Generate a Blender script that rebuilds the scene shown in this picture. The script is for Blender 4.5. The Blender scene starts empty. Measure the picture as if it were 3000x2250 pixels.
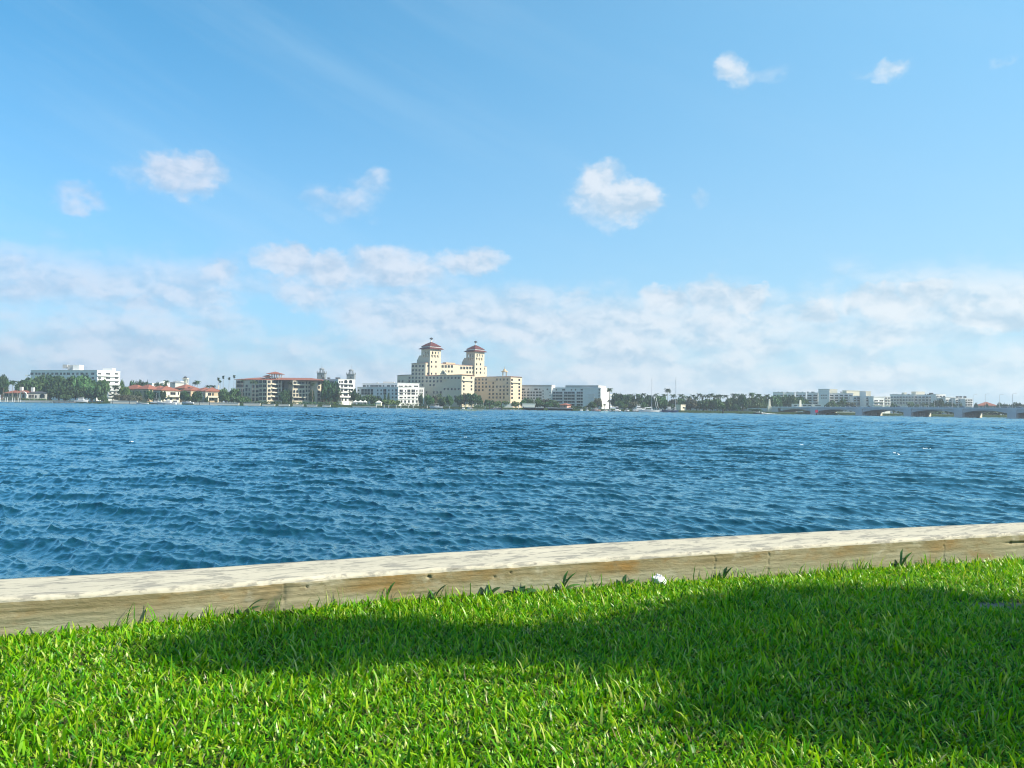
import bpy, bmesh, math, random
import numpy as np
from mathutils import Vector, Matrix, noise
R = math.radians
scene = bpy.context.scene
COL = scene.collection
random.seed(7)
rng = np.random.default_rng(11)

# ------------------------------------------------------------------ camera
W, H, FPX = 3000.0, 2250.0, 2266.0
CAMZ = 2.5                                    # eye above the water (z = 0)
PITCH, ROLL = R(1.668), R(0.9)
Fv = Vector((0, math.cos(PITCH), math.sin(PITCH)))
R0 = Vector((1, 0, 0)); U0 = Vector((0, -math.sin(PITCH), math.cos(PITCH)))
Rv = R0 * math.cos(ROLL) + U0 * math.sin(ROLL)
Uv = U0 * math.cos(ROLL) - R0 * math.sin(ROLL)
CAM = Vector((0, 0, CAMZ))
cd = bpy.data.cameras.new("camera"); cam = bpy.data.objects.new("camera", cd); COL.objects.link(cam)
cd.sensor_width = 36; cd.lens = 36 * FPX / W; cd.clip_end = 9000; cd.clip_start = 0.05
m = Matrix((Rv, Uv, -Fv)).transposed().to_4x4(); m.translation = CAM
cam.matrix_world = m
scene.camera = cam

def ray(px, py):
    return Fv * FPX + Rv * (px - W / 2) + Uv * (H / 2 - py)
def at_z(px, py, z):                           # where the sight line meets height z
    d = ray(px, py); return CAM + d * ((z - CAMZ) / d.z)
def at_y(px, py, Y):                           # where the sight line meets depth Y
    d = ray(px, py); return CAM + d * (Y / d.y)

# ------------------------------------------------------------------ tags, meshes
def tag(o, label=None, cat=None, group=None, kind=None):
    if label: o['label'] = label
    if cat: o['category'] = cat
    if group: o['group'] = group
    if kind: o['kind'] = kind
    return o
def empty(name, loc, rz=0, label=None, cat=None, group=None):
    o = bpy.data.objects.new(name, None); COL.objects.link(o)
    o.location = loc; o.rotation_euler = (0, 0, rz); o.empty_display_size = .3
    return tag(o, label, cat, group)
def children(o): return [c for c in bpy.data.objects if c.parent == o]
class MB:
    """collects boxes, prisms, tubes and faces; build() links them as one mesh object"""
    def __init__(s): s.v = []; s.f = []; s.mi = []
    def add(s, vs, fs, mi=0):
        b = len(s.v); s.v += [tuple(v) for v in vs]; s.f += [tuple(i + b for i in f) for f in fs]; s.mi += [mi] * len(fs)
        return s
    def prism(s, poly, z0, z1, mi=0, top=None):
        n = len(poly); t = top or poly
        vs = [(p[0], p[1], z0) for p in poly] + [(p[0], p[1], z1) for p in t]
        a = sum(poly[i][0] * poly[(i + 1) % n][1] - poly[(i + 1) % n][0] * poly[i][1] for i in range(n))
        fs = [(i, (i + 1) % n, n + (i + 1) % n, n + i) for i in range(n)] + [tuple(range(n - 1, -1, -1)), tuple(range(n, 2 * n))]
        if a < 0: fs = [tuple(reversed(f)) for f in fs]
        return s.add(vs, fs, mi)
    def box(s, x0, x1, y0, y1, z0, z1, mi=0):
        return s.prism([(x0, y0), (x1, y0), (x1, y1), (x0, y1)], z0, z1, mi)
    def tube(s, pts, rads, n=6, mi=0, cap=True):
        pts = [Vector(p) for p in pts]
        if not hasattr(rads, '__len__'): rads = [rads] * len(pts)
        vs = []; fs = []
        for i, p in enumerate(pts):
            d = (pts[min(i + 1, len(pts) - 1)] - pts[max(i - 1, 0)]).normalized()
            a = d.cross(Vector((0.13, .97, .2)));  a = a if a.length > 1e-3 else d.cross(Vector((1, 0, 0)))
            a.normalize(); b = d.cross(a)
            for k in range(n):
                t = 2 * math.pi * k / n; vs.append(p + (a * math.cos(t) + b * math.sin(t)) * rads[i])
        for i in range(len(pts) - 1):
            for k in range(n):
                fs.append((i * n + k, i * n + (k + 1) % n, (i + 1) * n + (k + 1) % n, (i + 1) * n + k))
        if cap: fs += [tuple(range(n - 1, -1, -1)), tuple(range((len(pts) - 1) * n, len(pts) * n))]
        return s.add(vs, fs, mi)
    def lathe(s, cx, cy, prof, n=8, mi=0, rot=0):
        vs = []; fs = []
        for r, z in prof:
            for k in range(n):
                t = rot + 2 * math.pi * k / n; vs.append((cx + r * math.cos(t), cy + r * math.sin(t), z))
        for i in range(len(prof) - 1):
            for k in range(n):
                fs.append((i * n + k, i * n + (k + 1) % n, (i + 1) * n + (k + 1) % n, (i + 1) * n + k))
        fs += [tuple(range(n - 1, -1, -1)), tuple(range((len(prof) - 1) * n, len(prof) * n))]
        return s.add(vs, fs, mi)
    def build(s, name, mats, parent=None, smooth=False, world=True):
        mats = mats if isinstance(mats, (list, tuple)) else [mats]
        me = bpy.data.meshes.new(name)
        off = Vector(parent.location) if (parent is not None and world) else Vector((0, 0, 0))
        if parent is not None and world:
            p = parent.parent
            while p is not None: off += Vector(p.location); p = p.parent
        me.from_pydata([(v[0] - off.x, v[1] - off.y, v[2] - off.z) for v in s.v], [], s.f)
        for mt in mats: me.materials.append(mt)
        if len(mats) > 1: me.polygons.foreach_set('material_index', s.mi)
        if smooth: me.polygons.foreach_set('use_smooth', [True] * len(s.f))
        me.update()
        o = bpy.data.objects.new(name, me); COL.objects.link(o)
        if parent is not None: o.parent = parent
        return o
def np_mesh(name, verts, faces_list, mats, smooth=True, mat_idx=None):
    """verts (n,3); faces_list = list of (m,k) index arrays"""
    me = bpy.data.meshes.new(name)
    me.vertices.add(len(verts)); me.vertices.foreach_set('co', np.ascontiguousarray(verts, dtype=np.float32).ravel())
    tot = np.concatenate([np.full(len(f), f.shape[1], np.int32) for f in faces_list])
    idx = np.concatenate([f.ravel() for f in faces_list]).astype(np.int32)
    me.loops.add(len(idx)); me.loops.foreach_set('vertex_index', idx)
    me.polygons.add(len(tot))
    me.polygons.foreach_set('loop_start', np.concatenate([[0], np.cumsum(tot)[:-1]]).astype(np.int32))
    me.polygons.foreach_set('loop_total', tot)
    if smooth: me.polygons.foreach_set('use_smooth', np.ones(len(tot), bool))
    if mat_idx is not None: me.polygons.foreach_set('material_index', mat_idx.astype(np.int32))
    for mt in (mats if isinstance(mats, (list, tuple)) else [mats]): me.materials.append(mt)
    me.update(calc_edges=True)
    return me
def link(name, me, parent=None):
    o = bpy.data.objects.new(name, me); COL.objects.link(o)
    if parent is not None: o.parent = parent
    return o

# ------------------------------------------------------------------ node helpers
class NT:
    def __init__(s, nt): s.nt = nt; s.n = nt.nodes; s.l = nt.links
    def node(s, t, **kw):
        n = s.n.new(t)
        for k, v in kw.items(): setattr(n, k, v)
        return n
    def put(s, sock, v):
        if v is None: return
        if isinstance(v, bpy.types.NodeSocket): s.l.new(v, sock)
        else: sock.default_value = v
    def math(s, op, a, b=None, c=None, clamp=False):
        n = s.node('ShaderNodeMath', operation=op, use_clamp=clamp)
        for i, v in enumerate((a, b, c)):
            if v is not None: s.put(n.inputs[i], v)
        return n.outputs[0]
    def vmath(s, op, a, b=None):
        n = s.node('ShaderNodeVectorMath', operation=op)
        for i, v in enumerate((a, b)):
            if v is not None: s.put(n.inputs[i], v)
        return n.outputs['Value'] if op in ('DOT_PRODUCT', 'LENGTH') else n.outputs[0]
    def noise(s, vec, scale, detail=4, rough=.55, dist=0, out='Fac'):
        n = s.node('ShaderNodeTexNoise'); s.put(n.inputs['Vector'], vec)
        n.inputs['Scale'].default_value = scale; n.inputs['Detail'].default_value = detail
        n.inputs['Roughness'].default_value = rough; n.inputs['Distortion'].default_value = dist
        return n.outputs[out]
    def maprange(s, v, a, b, c=0., d=1., smooth=True):
        n = s.node('ShaderNodeMapRange', interpolation_type='SMOOTHSTEP' if smooth else 'LINEAR')
        s.put(n.inputs['Value'], v)
        for k, x in zip(('From Min', 'From Max', 'To Min', 'To Max'), (a, b, c, d)): s.put(n.inputs[k], x)
        return n.outputs['Result']
    def mix(s, f, a, b, blend='MIX'):
        n = s.node('ShaderNodeMix', data_type='RGBA', blend_type=blend)
        s.put(n.inputs[0], f)
        for i, v in ((6, a), (7, b)):
            if isinstance(v, (tuple, list)): v = (*v[:3], 1)
            s.put(n.inputs[i], v)
        return n.outputs[2]
    def scale(s, vec, sx, sy, sz, loc=(0, 0, 0)):
        n = s.node('ShaderNodeMapping'); s.put(n.inputs['Vector'], vec)
        n.inputs['Scale'].default_value = (sx, sy, sz); n.inputs['Location'].default_value = loc
        return n.outputs[0]
    def comb(s, x, y, z):
        n = s.node('ShaderNodeCombineXYZ')
        for i, v in enumerate((x, y, z)): s.put(n.inputs[i], v)
        return n.outputs[0]
def mat_new(name):
    mt = bpy.data.materials.new(name); mt.use_nodes = True
    N = NT(mt.node_tree); bs = mt.node_tree.nodes['Principled BSDF']
    return mt, N, bs
def simple(name, col, rough=.8, var=.12, scale=.6, spec=.3, metal=0):
    """painted / rendered surface with a little blotchy variation of its own"""
    mt, N, bs = mat_new(name)
    tc = N.node('ShaderNodeTexCoord').outputs['Object']
    n = N.noise(tc, scale, 5, .6)
    a = tuple(c * (1 - var) for c in col); b = tuple(min(1, c * (1 + var)) for c in col)
    N.put(bs.inputs['Base Color'], N.mix(n, a, b))
    bs.inputs['Roughness'].default_value = rough; bs.inputs['Specular IOR Level'].default_value = spec
    bs.inputs['Metallic'].default_value = metal
    return mt

# ------------------------------------------------------------------ sun, sky
SUN_EL, SUN_AZ = R(40), R(103)                  # azimuth clockwise from +Y: the sun stands to the right
SUN = Vector((math.sin(SUN_AZ) * math.cos(SUN_EL), math.cos(SUN_AZ) * math.cos(SUN_EL), math.sin(SUN_EL)))
ld = bpy.data.lights.new("sun", 'SUN'); ld.energy = 4.7; ld.angle = R(.5); ld.color = (1, .92, .76)
lo = bpy.data.objects.new("sun", ld); COL.objects.link(lo); lo.location = (20, 0, 30)
lo.rotation_euler = (-SUN).to_track_quat('-Z', 'Y').to_euler()

world = bpy.data.worlds.new("World"); scene.world = world; world.use_nodes = True
N = NT(world.node_tree)
bg = world.node_tree.nodes['Background']
sky = N.node('ShaderNodeTexSky', sky_type='NISHITA', sun_disc=False)
sky.sun_elevation = SUN_EL; sky.sun_rotation = SUN_AZ; sky.altitude = 0
sky.air_density = 1.0; sky.dust_density = .6; sky.ozone_density = 2.0
tc = N.node('ShaderNodeTexCoord').outputs['Generated']
sep = N.node('ShaderNodeSeparateXYZ'); N.put(sep.inputs[0], tc)
dx, dy, dz = sep.outputs
az = N.math('ARCTAN2', dx, dy)
el = N.math('ARCSINE', dz)
def azel(px, py):
    d = ray(px, py).normalized(); return math.atan2(d.x, d.y), math.asin(d.z)
P0 = N.comb(az, el, 0.)
# domain warp
wn = N.noise(N.scale(P0, 1, 1.3, 1), 20, 6, .62, out='Color')
wv = N.vmath('SUBTRACT', wn, (.5, .5, .5))
wv2 = N.node('ShaderNodeVectorMath', operation='SCALE'); N.put(wv2.inputs[0], wv); wv2.inputs['Scale'].default_value = .06
PW = N.vmath('ADD', P0, wv2.outputs[0])
sw = N.node('ShaderNodeSeparateXYZ'); N.put(sw.inputs[0], PW)
waz, wel = sw.outputs[0], sw.outputs[1]
pn = N.scale(P0, 1, 1.7, 1)
def billow(p):                                 # heaped, cauliflower-like cloud texture
    v = N.node('ShaderNodeTexVoronoi', feature='F1', voronoi_dimensions='3D'); N.put(v.inputs['Vector'], p)
    v.inputs['Scale'].default_value = 17; v.inputs['Detail'].default_value = 2; v.inputs['Roughness'].default_value = .55; v.inputs['Lacunarity'].default_value = 2.2; v.normalize = True
    return N.math('SUBTRACT', 1., v.outputs['Distance'])
pw_ = N.vmath('ADD', pn, wv2.outputs[0])
n0 = N.noise(pn, 12, 7, .57)
n1 = N.math('ADD', N.math('MULTIPLY', n0, .55), N.math('MULTIPLY', N.maprange(billow(pw_), .35, .95, 0., 1., False), .45))
off = (.010, .017, 0)
m1 = n1
n2 = N.math('ADD', N.math('MULTIPLY', N.noise(N.vmath('ADD', pn, off), 12, 3, .55), .55), N.math('MULTIPLY', N.maprange(billow(N.vmath('ADD', pw_, off)), .35, .95, 0., 1., False), .45))
BLOBS = [  # px, py, half width, half height, weight
    (540, 506, 125, 70, 1.0), (430, 520, 100, 50, .42), (232, 582, 85, 42, .5),
    (1090, 535, 85, 50, .5), (1010, 600, 130, 60, .5), (1050, 565, 60, 50, .45),
    (1750, 535, 88, 70, 1.05), (1850, 585, 100, 78, 1.15), (1790, 600, 150, 70, .75), (2048, 592, 34, 36, .5),
    (2140, 205, 52, 60, .72), (2158, 235, 40, 44, .6), (2215, 215, 110, 34, .38), (2612, 195, 60, 30, .7), (2560, 205, 70, 22, .25), (2950, 172, 50, 16, .25),
    (60, 810, 250, 85, .7), (410, 895, 95, 45, .85), (330, 960, 230, 50, .55), (285, 980, 70, 24, .5),
    (640, 800, 85, 55, .75), (590, 870, 150, 55, .75),
    (840, 765, 105, 52, 1.0), (960, 790, 130, 60, .95), (1150, 795, 190, 68, .9), (1370, 765, 130, 48, .9), (1200, 740, 90, 28, .3), (900, 850, 150, 62, .8),
    (1230, 880, 250, 70, .7), (720, 970, 130, 38, .5), (1400, 885, 110, 40, .55), (1050, 960, 200, 40, .45),
    (1560, 890, 75, 65, .55), (1680, 880, 85, 60, .7), (1760, 905, 30, 40, .8), (1450, 960, 300, 60, .4),
    (1950, 885, 100, 52, 1.15), (2075, 880, 100, 66, 1.0), (2180, 888, 75, 54, 1.25), (2050, 960, 210, 65, .75),
    (2390, 915, 90, 40, 1.05), (2580, 890, 130, 52, 1.15), (2715, 862, 95, 56, 1.2), (2720, 825, 26, 24, .5), (2890, 925, 140, 50, 1.15), (2600, 975, 420, 80, .75),
    (2800, 1050, 300, 60, .5), (2250, 1050, 400, 55, .45),
    # the rest of the ring, out of the photograph
    (-500, 880, 350, 90, .7), (-1100, 700, 300, 110, .6), (3500, 930, 420, 90, .8), (4300, 760, 380, 120, .7),
]
dens = None
for px, py, a, b, wt in BLOBS:
    ca, ce = azel(px, py); ra = a * 1.12 / FPX * math.cos(ca); rb = b * 1.12 / FPX * math.cos(ca)
    u = N.math('MULTIPLY', N.math('SUBTRACT', waz, ca), 1 / ra); v = N.math('MULTIPLY', N.math('SUBTRACT', wel, ce), 1 / rb)
    r2 = N.math('ADD', N.math('MULTIPLY', u, u), N.math('MULTIPLY', v, v))
    g = N.math('MULTIPLY', N.math('MAXIMUM', N.math('SUBTRACT', 1., r2), 0.), wt)
    dens = g if dens is None else N.math('MAXIMUM', dens, g)
# veil of thin low cloud all round the horizon
n3 = N.noise(N.scale(P0, 1, 2.3, 1, (3, 1, 0)), 4.6, 5, .55)
bank = N.math('MULTIPLY', N.maprange(el, R(12.5), R(6)), N.maprange(n3, .20, .58))
dens = N.math('MAXIMUM', dens, N.math('MULTIPLY', bank, .86))
dd = N.math('ADD', dens, N.math('MULTIPLY', N.math('SUBTRACT', n1, .5), N.maprange(bank, 0., .8, 1.5, .78)))
mask = N.math('MULTIPLY', N.maprange(dd, .08, 1.02), N.maprange(dens, 0., .34))
# long faint streaks of high cirrus
ca_ = N.math('ADD', N.math('MULTIPLY', az, .37), N.math('MULTIPLY', el, .93))
cb_ = N.math('SUBTRACT', N.math('MULTIPLY', az, .93), N.math('MULTIPLY', el, .37))
cir = N.noise(N.comb(N.math('MULTIPLY', cb_, 1.6), N.math('MULTIPLY', ca_, 15.), 4.), 1.0, 5, .6)
cirm = N.math('MULTIPLY', N.maprange(cir, .42, .8, 0., .2), N.maprange(az, R(12), R(-18), .25, 1.))
# colours
side = N.maprange(az, R(-38), R(38))
hz = N.maprange(el, R(26), R(-1), 0., 1., False)
hz2 = N.math('POWER', hz, 1.7)
hs = N.node('ShaderNodeHueSaturation'); N.put(hs.inputs['Color'], sky.outputs[0])
hs.inputs['Saturation'].default_value = 1.0
tint = N.mix(hz, (.56, 1.36, 1.50), (.72, 1.10, 1.28))
skyc = N.mix(1., hs.outputs[0], tint, 'MULTIPLY')
skyc = N.mix(N.math('MULTIPLY', side, .5), skyc, (2.5, 4.7, 6.5))
SKYHZ = N.mix(side, (2.5, 3.8, 5.7), (3.8, 5.2, 6.0))
skyc = N.mix(N.math('MULTIPLY', hz2, .75), skyc, SKYHZ)
skyc = N.mix(cirm, skyc, (3.6, 5.2, 6.4))
rel = N.maprange(N.math('SUBTRACT', m1, n2), -.19, .12)
cshade = N.mix(side, (2.9, 3.9, 5.3), (3.5, 4.6, 5.5))
clit = N.mix(side, (4.9, 5.4, 6.3), (6.0, 6.3, 6.5))
cc = N.mix(rel, cshade, clit)
skyc = N.mix(N.math('MULTIPLY', mask, .86), skyc, cc)
N.put(bg.inputs['Color'], skyc)
bg.inputs['Strength'].default_value = .079
world.cycles.sampling_method = 'MANUAL'; world.cycles.sample_map_resolution = 1024

vs = scene.view_settings
scene.display_settings.display_device = 'sRGB'
vs.view_transform = 'Standard'; vs.look = 'None'; vs.gamma = 1; vs.exposure = .92; vs.use_curve_mapping = False
cy = scene.cycles
cy.filter_width = 1.1; cy.use_denoising = True; cy.denoising_input_passes = 'RGB_ALBEDO_NORMAL'; cy.denoising_prefilter = 'ACCURATE'; cy.denoiser = 'OPENIMAGEDENOISE'; cy.max_bounces = 6; cy.diffuse_bounces = 3; cy.glossy_bounces = 3
cy.transmission_bounces = 4; cy.volume_bounces = 0; cy.transparent_max_bounces = 6; cy.caustics_reflective = False; cy.caustics_refractive = False
# ------------------------------------------------------------------ seawall
WT = 1.2                                        # top of the wall
XS = [0, 500, 1000, 1500, 2000, 2500, 3000]
OUT = [1697, 1671, 1637, 1606, 1577, 1552, 1530]
INN = [1752, 1724, 1683, 1652, 1620, 1588, 1559]
DROP = [.235, .2, .2, .215, .225, .26, .28]    # wall face showing above the turf
outer = [at_z(x, y, WT) for x, y in zip(XS, OUT)]
inner = [at_z(x, y, WT) for x, y in zip(XS, INN)]
outer = [outer[0] - (outer[1] - outer[0]) * 7] + outer + [outer[-1] + (outer[-1] - outer[-2]) * 9]
inner = [inner[0] - (inner[1] - inner[0]) * 7] + inner + [inner[-1] + (inner[-1] - inner[-2]) * 9]
DROPX = [inner[0].x] + [p.x for p in inner[1:-1]] + [inner[-1].x]
DROPV = [.24] + DROP + [.29]
ax = np.array([p.x for p in inner]); ay = np.array([p.y for p in inner])
ox = np.array([p.x for p in outer]); oy = np.array([p.y for p in outer])
seg = np.concatenate([[0], np.cumsum(np.hypot(np.diff(ax), np.diff(ay)))])
LEN = seg[-1]
def curve(t, arr):                              # smooth interpolation along the wall
    r = np.zeros_like(t)
    for k in np.linspace(-.5, .5, 11): r += np.interp(np.clip(t + k, 0, LEN), seg, arr)
    return r / 11
def fbm(x, y, z=0., oct=4, seed=0):
    v = np.zeros(np.broadcast(x, y).shape); a = 1.
    for o in range(oct):
        r = np.random.default_rng(seed * 31 + o); g = r.random((256, 256)); f = 2 ** o
        X = x * f + 17.3 * o; Y = y * f + 9.1 * o
        i = np.floor(X).astype(int); j = np.floor(Y).astype(int); u = X - i; w = Y - j
        u = u * u * (3 - 2 * u); w = w * w * (3 - 2 * w)
        g00 = g[i % 256, j % 256]; g10 = g[(i + 1) % 256, j % 256]; g01 = g[i % 256, (j + 1) % 256]; g11 = g[(i + 1) % 256, (j + 1) % 256]
        v = v + a * ((g00 * (1 - u) + g10 * u) * (1 - w) + (g01 * (1 - u) + g11 * u) * w - .5); a *= .5
    return v
nt_ = int(LEN / .011)
T = np.linspace(0, LEN, nt_)
ix, iy = curve(T, ax), curve(T, ay); exx, exy = curve(T, ox), curve(T, oy)
wx, wy = exx - ix, exy - iy; wl = np.hypot(wx, wy)      # across the cap, towards the water
nx, ny = -wx / wl, -wy / wl                              # out of the inner face
prof = []                                       # (across in cap widths, z, out of face, kind)
for a in np.linspace(1, .06, 17): prof.append((a, WT, 0, 0))
prof += [(.035, WT - .003, 0, 1), (.014, WT - .010, 0, 1), (.004, WT - .020, .001, 1), (0, WT - .032, .002, 1), (0, WT - .042, .0, 2)]
for z in np.linspace(WT - .052, WT - .36, 30): prof.append((0, z, 0, 2))
prof = [(1, -1.5, 0, 0), (1, WT - .03, 0, 0)] + prof
PV = []; UVS = []
xm = []
def t_of(px): 
    p = at_z(px, np.interp(px, XS, INN), WT); return float(np.interp(p.x, ix, T))
JOINTS = [t_of(832), t_of(2094), t_of(2252), t_of(2766)]
HOLES = [(t_of(1257), WT - .062, .016), (t_of(1497), WT - .075, .008), (t_of(1450), WT - .1, .009), (t_of(2960), WT - .11, .02), (t_of(900), WT - .07, .008), (t_of(1590), WT - .03, .012)]
for (a, z, o, kd) in prof:
    px_ = ix + wx * a; py_ = iy + wy * a; pz = np.full(nt_, z)
    if kd == 0 and z == WT:
        pz = pz + fbm(T * 6, np.full(nt_, a * 4), oct=5, seed=1) * .0025
    if kd == 1:
        n = fbm(T * 22, np.full(nt_, a * 30 + z * 40), oct=4, seed=2)
        chip = np.clip(fbm(T * 9, np.full(nt_, 3.), oct=4, seed=3) - .18, 0, 1)
        px_ = px_ + nx * (n * .005 - chip * .016); py_ = py_ + ny * (n * .005 - chip * .016); pz = pz + n * .004 - chip * .008
    if kd == 2:
        n = fbm(T * 2.2, np.full(nt_, z * 60), oct=4, seed=4) * .006 + fbm(T * 14, np.full(nt_, z * 160), oct=3, seed=5) * .0035
        for j in JOINTS:
            jt = j + fbm(np.array([z * 18]), np.array([j]), oct=4, seed=6)[0] * .02
            n = n - .008 * np.exp(-((T - jt) / (.006 + .004 * math.sin(z * 90 + j))) ** 2)
        for ht, hz_, hr in HOLES:
            n = n - .03 * np.exp(-(((T - ht) / hr) ** 2 + ((z - hz_) / (hr * .7)) ** 2) ** 2)
        # the long hollow under the cap at the far right
        n = n - .035 * np.exp(-(((T - t_of(2985)) / .22) ** 2 + ((z - (WT - .115 - .02 * (T - t_of(2985)))) / .014) ** 2) ** 2)
        px_ = px_ + nx * (n - .001); py_ = py_ + ny * (n - .001)
    PV.append(np.stack([px_, py_, pz], 1))
    UVS.append(np.stack([T, np.full(nt_, (z - WT) if a == 0 else a * .6)], 1))
PV = np.stack(PV, 0); np_ = len(prof)
I = np.arange(np_ * nt_).reshape(np_, nt_)
quads = np.stack([I[:-1, :-1], I[1:, :-1], I[1:, 1:], I[:-1, 1:]], -1).reshape(-1, 4)
kinds = np.array([1 if (prof[i][3] == 2 or prof[i + 1][3] == 2) else 0 for i in range(np_ - 1)]).repeat(nt_ - 1)

def wall_mats():
    mt, N, bs = mat_new("bleached concrete cap")
    uv = N.node('ShaderNodeUVMap', uv_map='along').outputs[0]
    a = N.noise(N.scale(uv, 3.6, 10, 1), 1.0, 7, .64, .8)
    b = N.noise(N.scale(uv, 9, 40, 1), 1.0, 6, .65)
    c = N.noise(N.scale(uv, .7, 2.2, 1), 1.0, 4, .6)
    col = N.mix(N.maprange(c, .3, .7), (.475, .43, .335), (.41, .375, .295))
    col = N.mix(N.maprange(N.math('ADD', N.math('MULTIPLY', a, .7), N.math('MULTIPLY', b, .3)), .49, .57, 0, .75), col, (.20, .19, .165))
    col = N.mix(N.maprange(b, .58, .70, 0, .8), col, (.13, .115, .09))
    N.put(bs.inputs['Base Color'], col); bs.inputs['Roughness'].default_value = .92; bs.inputs['Specular IOR Level'].default_value = .2
    bm = N.node('ShaderNodeBump'); bm.inputs['Strength'].default_value = .35; bm.inputs['Distance'].default_value = .004
    N.put(bm.inputs['Height'], N.noise(N.scale(uv, 40, 70, 1), 1.0, 6, .7)); N.put(bs.inputs['Normal'], bm.outputs[0])
    m2, N, bs = mat_new("stained concrete face")
    uv = N.node('ShaderNodeUVMap', uv_map='along').outputs[0]
    grain = N.noise(N.scale(uv, 5, 120, 1), 1.0, 5, .6, .3)
    blot = N.noise(N.scale(uv, 1.6, 3.2, 1, (3.1, 0, 0)), 1.0, 5, .62, .4)
    blot2 = N.noise(N.scale(uv, 2.3, 3.0, 1, (8.2, 2, 0)), 1.0, 5, .6, .3)
    fine = N.noise(N.scale(uv, 26, 60, 1), 1.0, 6, .68)
    col = N.mix(N.maprange(blot, .36, .62), (.28, .245, .15), (.225, .185, .10))
    col = N.mix(N.maprange(blot2, .52, .70, 0, .8), col, (.25, .135, .035))
    col = N.mix(N.maprange(blot2, .46, .33, 0, .85), col, (.40, .37, .27))
    vv = N.node('ShaderNodeSeparateXYZ'); N.put(vv.inputs[0], uv)
    for tx, wd_, st in ((1190, .62, .62), (1440, .12, .5), (1760, .16, .5), (2470, .22, .4), (2770, .35, .5), (760, .25, .35)):   # rust bleeding through the concrete
        g_ = N.math('ABSOLUTE', N.math('MULTIPLY', N.math('SUBTRACT', vv.outputs[0], t_of(tx)), 1 / wd_))
        k_ = N.math('MULTIPLY', N.maprange(g_, 1., .25), N.maprange(N.math('ADD', blot2, N.math('MULTIPLY', fine, .3)), .50, .72, .12, st))
        col = N.mix(k_, col, (.24, .14, .04))
    low = N.math('MULTIPLY', N.maprange(vv.outputs[1], -.09, -.2), N.maprange(blot, .35, .6, .3, .9))
    col = N.mix(low, col, (.30, .29, .20))
    col = N.mix(N.maprange(grain, .55, .66, 0, .5), col, (.13, .095, .05))
    col = N.mix(N.maprange(fine, .59, .70, 0, .7), col, (.10, .075, .04))
    N.put(bs.inputs['Base Color'], col); bs.inputs['Roughness'].default_value = .95; bs.inputs['Specular IOR Level'].default_value = .15
    bm = N.node('ShaderNodeBump'); bm.inputs['Strength'].default_value = .7; bm.inputs['Distance'].default_value = .006
    N.put(bm.inputs['Height'], N.math('ADD', N.math('MULTIPLY', grain, -.5), fine)); N.put(bs.inputs['Normal'], bm.outputs[0])
    return [mt, m2]
me = np_mesh("seawall", PV.reshape(-1, 3), [quads], wall_mats(), True, kinds)
uvl = me.uv_layers.new(name='along')
uvl.data.foreach_set('uv', np.stack(UVS, 0).reshape(-1, 2)[quads.ravel()].astype(np.float32).ravel())
o = link("seawall", me)
tag(o, "long low concrete seawall with bleached top and brown stained face beside the lawn", "seawall")

# ------------------------------------------------------------------ lawn
def wall_y(x): return np.interp(x, ix, iy)
def ground_z(x, y):
    d = np.clip((wall_y(x) - y) / 2.2, 0, 1)
    near = WT - np.interp(x, DROPX, DROPV) - .035
    return near * (1 - d) + .975 * d + fbm(x * .9, y * .9, oct=3, seed=8) * .02
DIRT = at_z(2920, 1766, .98)
def bare(x, y):
    e = np.exp(-(((x - DIRT.x - .25) / .62) ** 2 + ((y - DIRT.y) / .15) ** 2))
    return np.clip(e * 1.05 + fbm(x * 9, y * 9, oct=3, seed=9) * .9 * e, 0, 1)
gx = np.concatenate([[-60, -25, -14], np.linspace(-9, 14, 280), [20, 30, 60]])
gf = np.concatenate([[-50, -30, -15, -6, -2], np.linspace(0, 1, 150)])
GX = np.repeat(gx[None], len(gf), 0)
yb = np.interp(np.clip(gx, ix[0], ix[-1]), ix, iy)
yb = np.where(gx < ix[0], iy[0], np.where(gx > ix[-1], iy[-1], yb)) + .05
GY = np.where(gf[:, None] < 0, gf[:, None], 0 + gf[:, None] * yb[None]); GY = np.where(gf[:, None] >= 0, gf[:, None] * yb[None], gf[:, None])
GZ = ground_z(GX, GY) + fbm(GX * 14, GY * 14, oct=3, seed=10) * .012
V = np.stack([GX, GY, GZ], -1); I = np.arange(V.shape[0] * V.shape[1]).reshape(V.shape[:2])
quads = np.stack([I[:-1, :-1], I[:-1, 1:], I[1:, 1:], I[1:, :-1]], -1).reshape(-1, 4)
mt, N, bs = mat_new("turf soil")
tc = N.node('ShaderNodeTexCoord').outputs['Object']
n = N.noise(tc, 30, 6, .7); n2_ = N.noise(tc, 4, 4, .6)
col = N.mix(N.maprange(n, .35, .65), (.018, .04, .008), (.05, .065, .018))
att = N.node('ShaderNodeAttribute', attribute_name='bare').outputs['Fac']
col = N.mix(att, col, N.mix(n, (.16, .13, .095), (.34, .29, .22)))
N.put(bs.inputs['Base Color'], col); bs.inputs['Roughness'].default_value = 1
bs.inputs['Specular IOR Level'].default_value = .1
me = np_mesh("lawn", V.reshape(-1, 3), [quads], mt)
at_ = me.attributes.new('bare', 'FLOAT', 'POINT'); at_.data.foreach_set('value', bare(GX, GY).astype(np.float32).ravel())
tag(link("lawn", me), "strip of lawn ground between the camera and the seawall", kind="structure")

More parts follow.
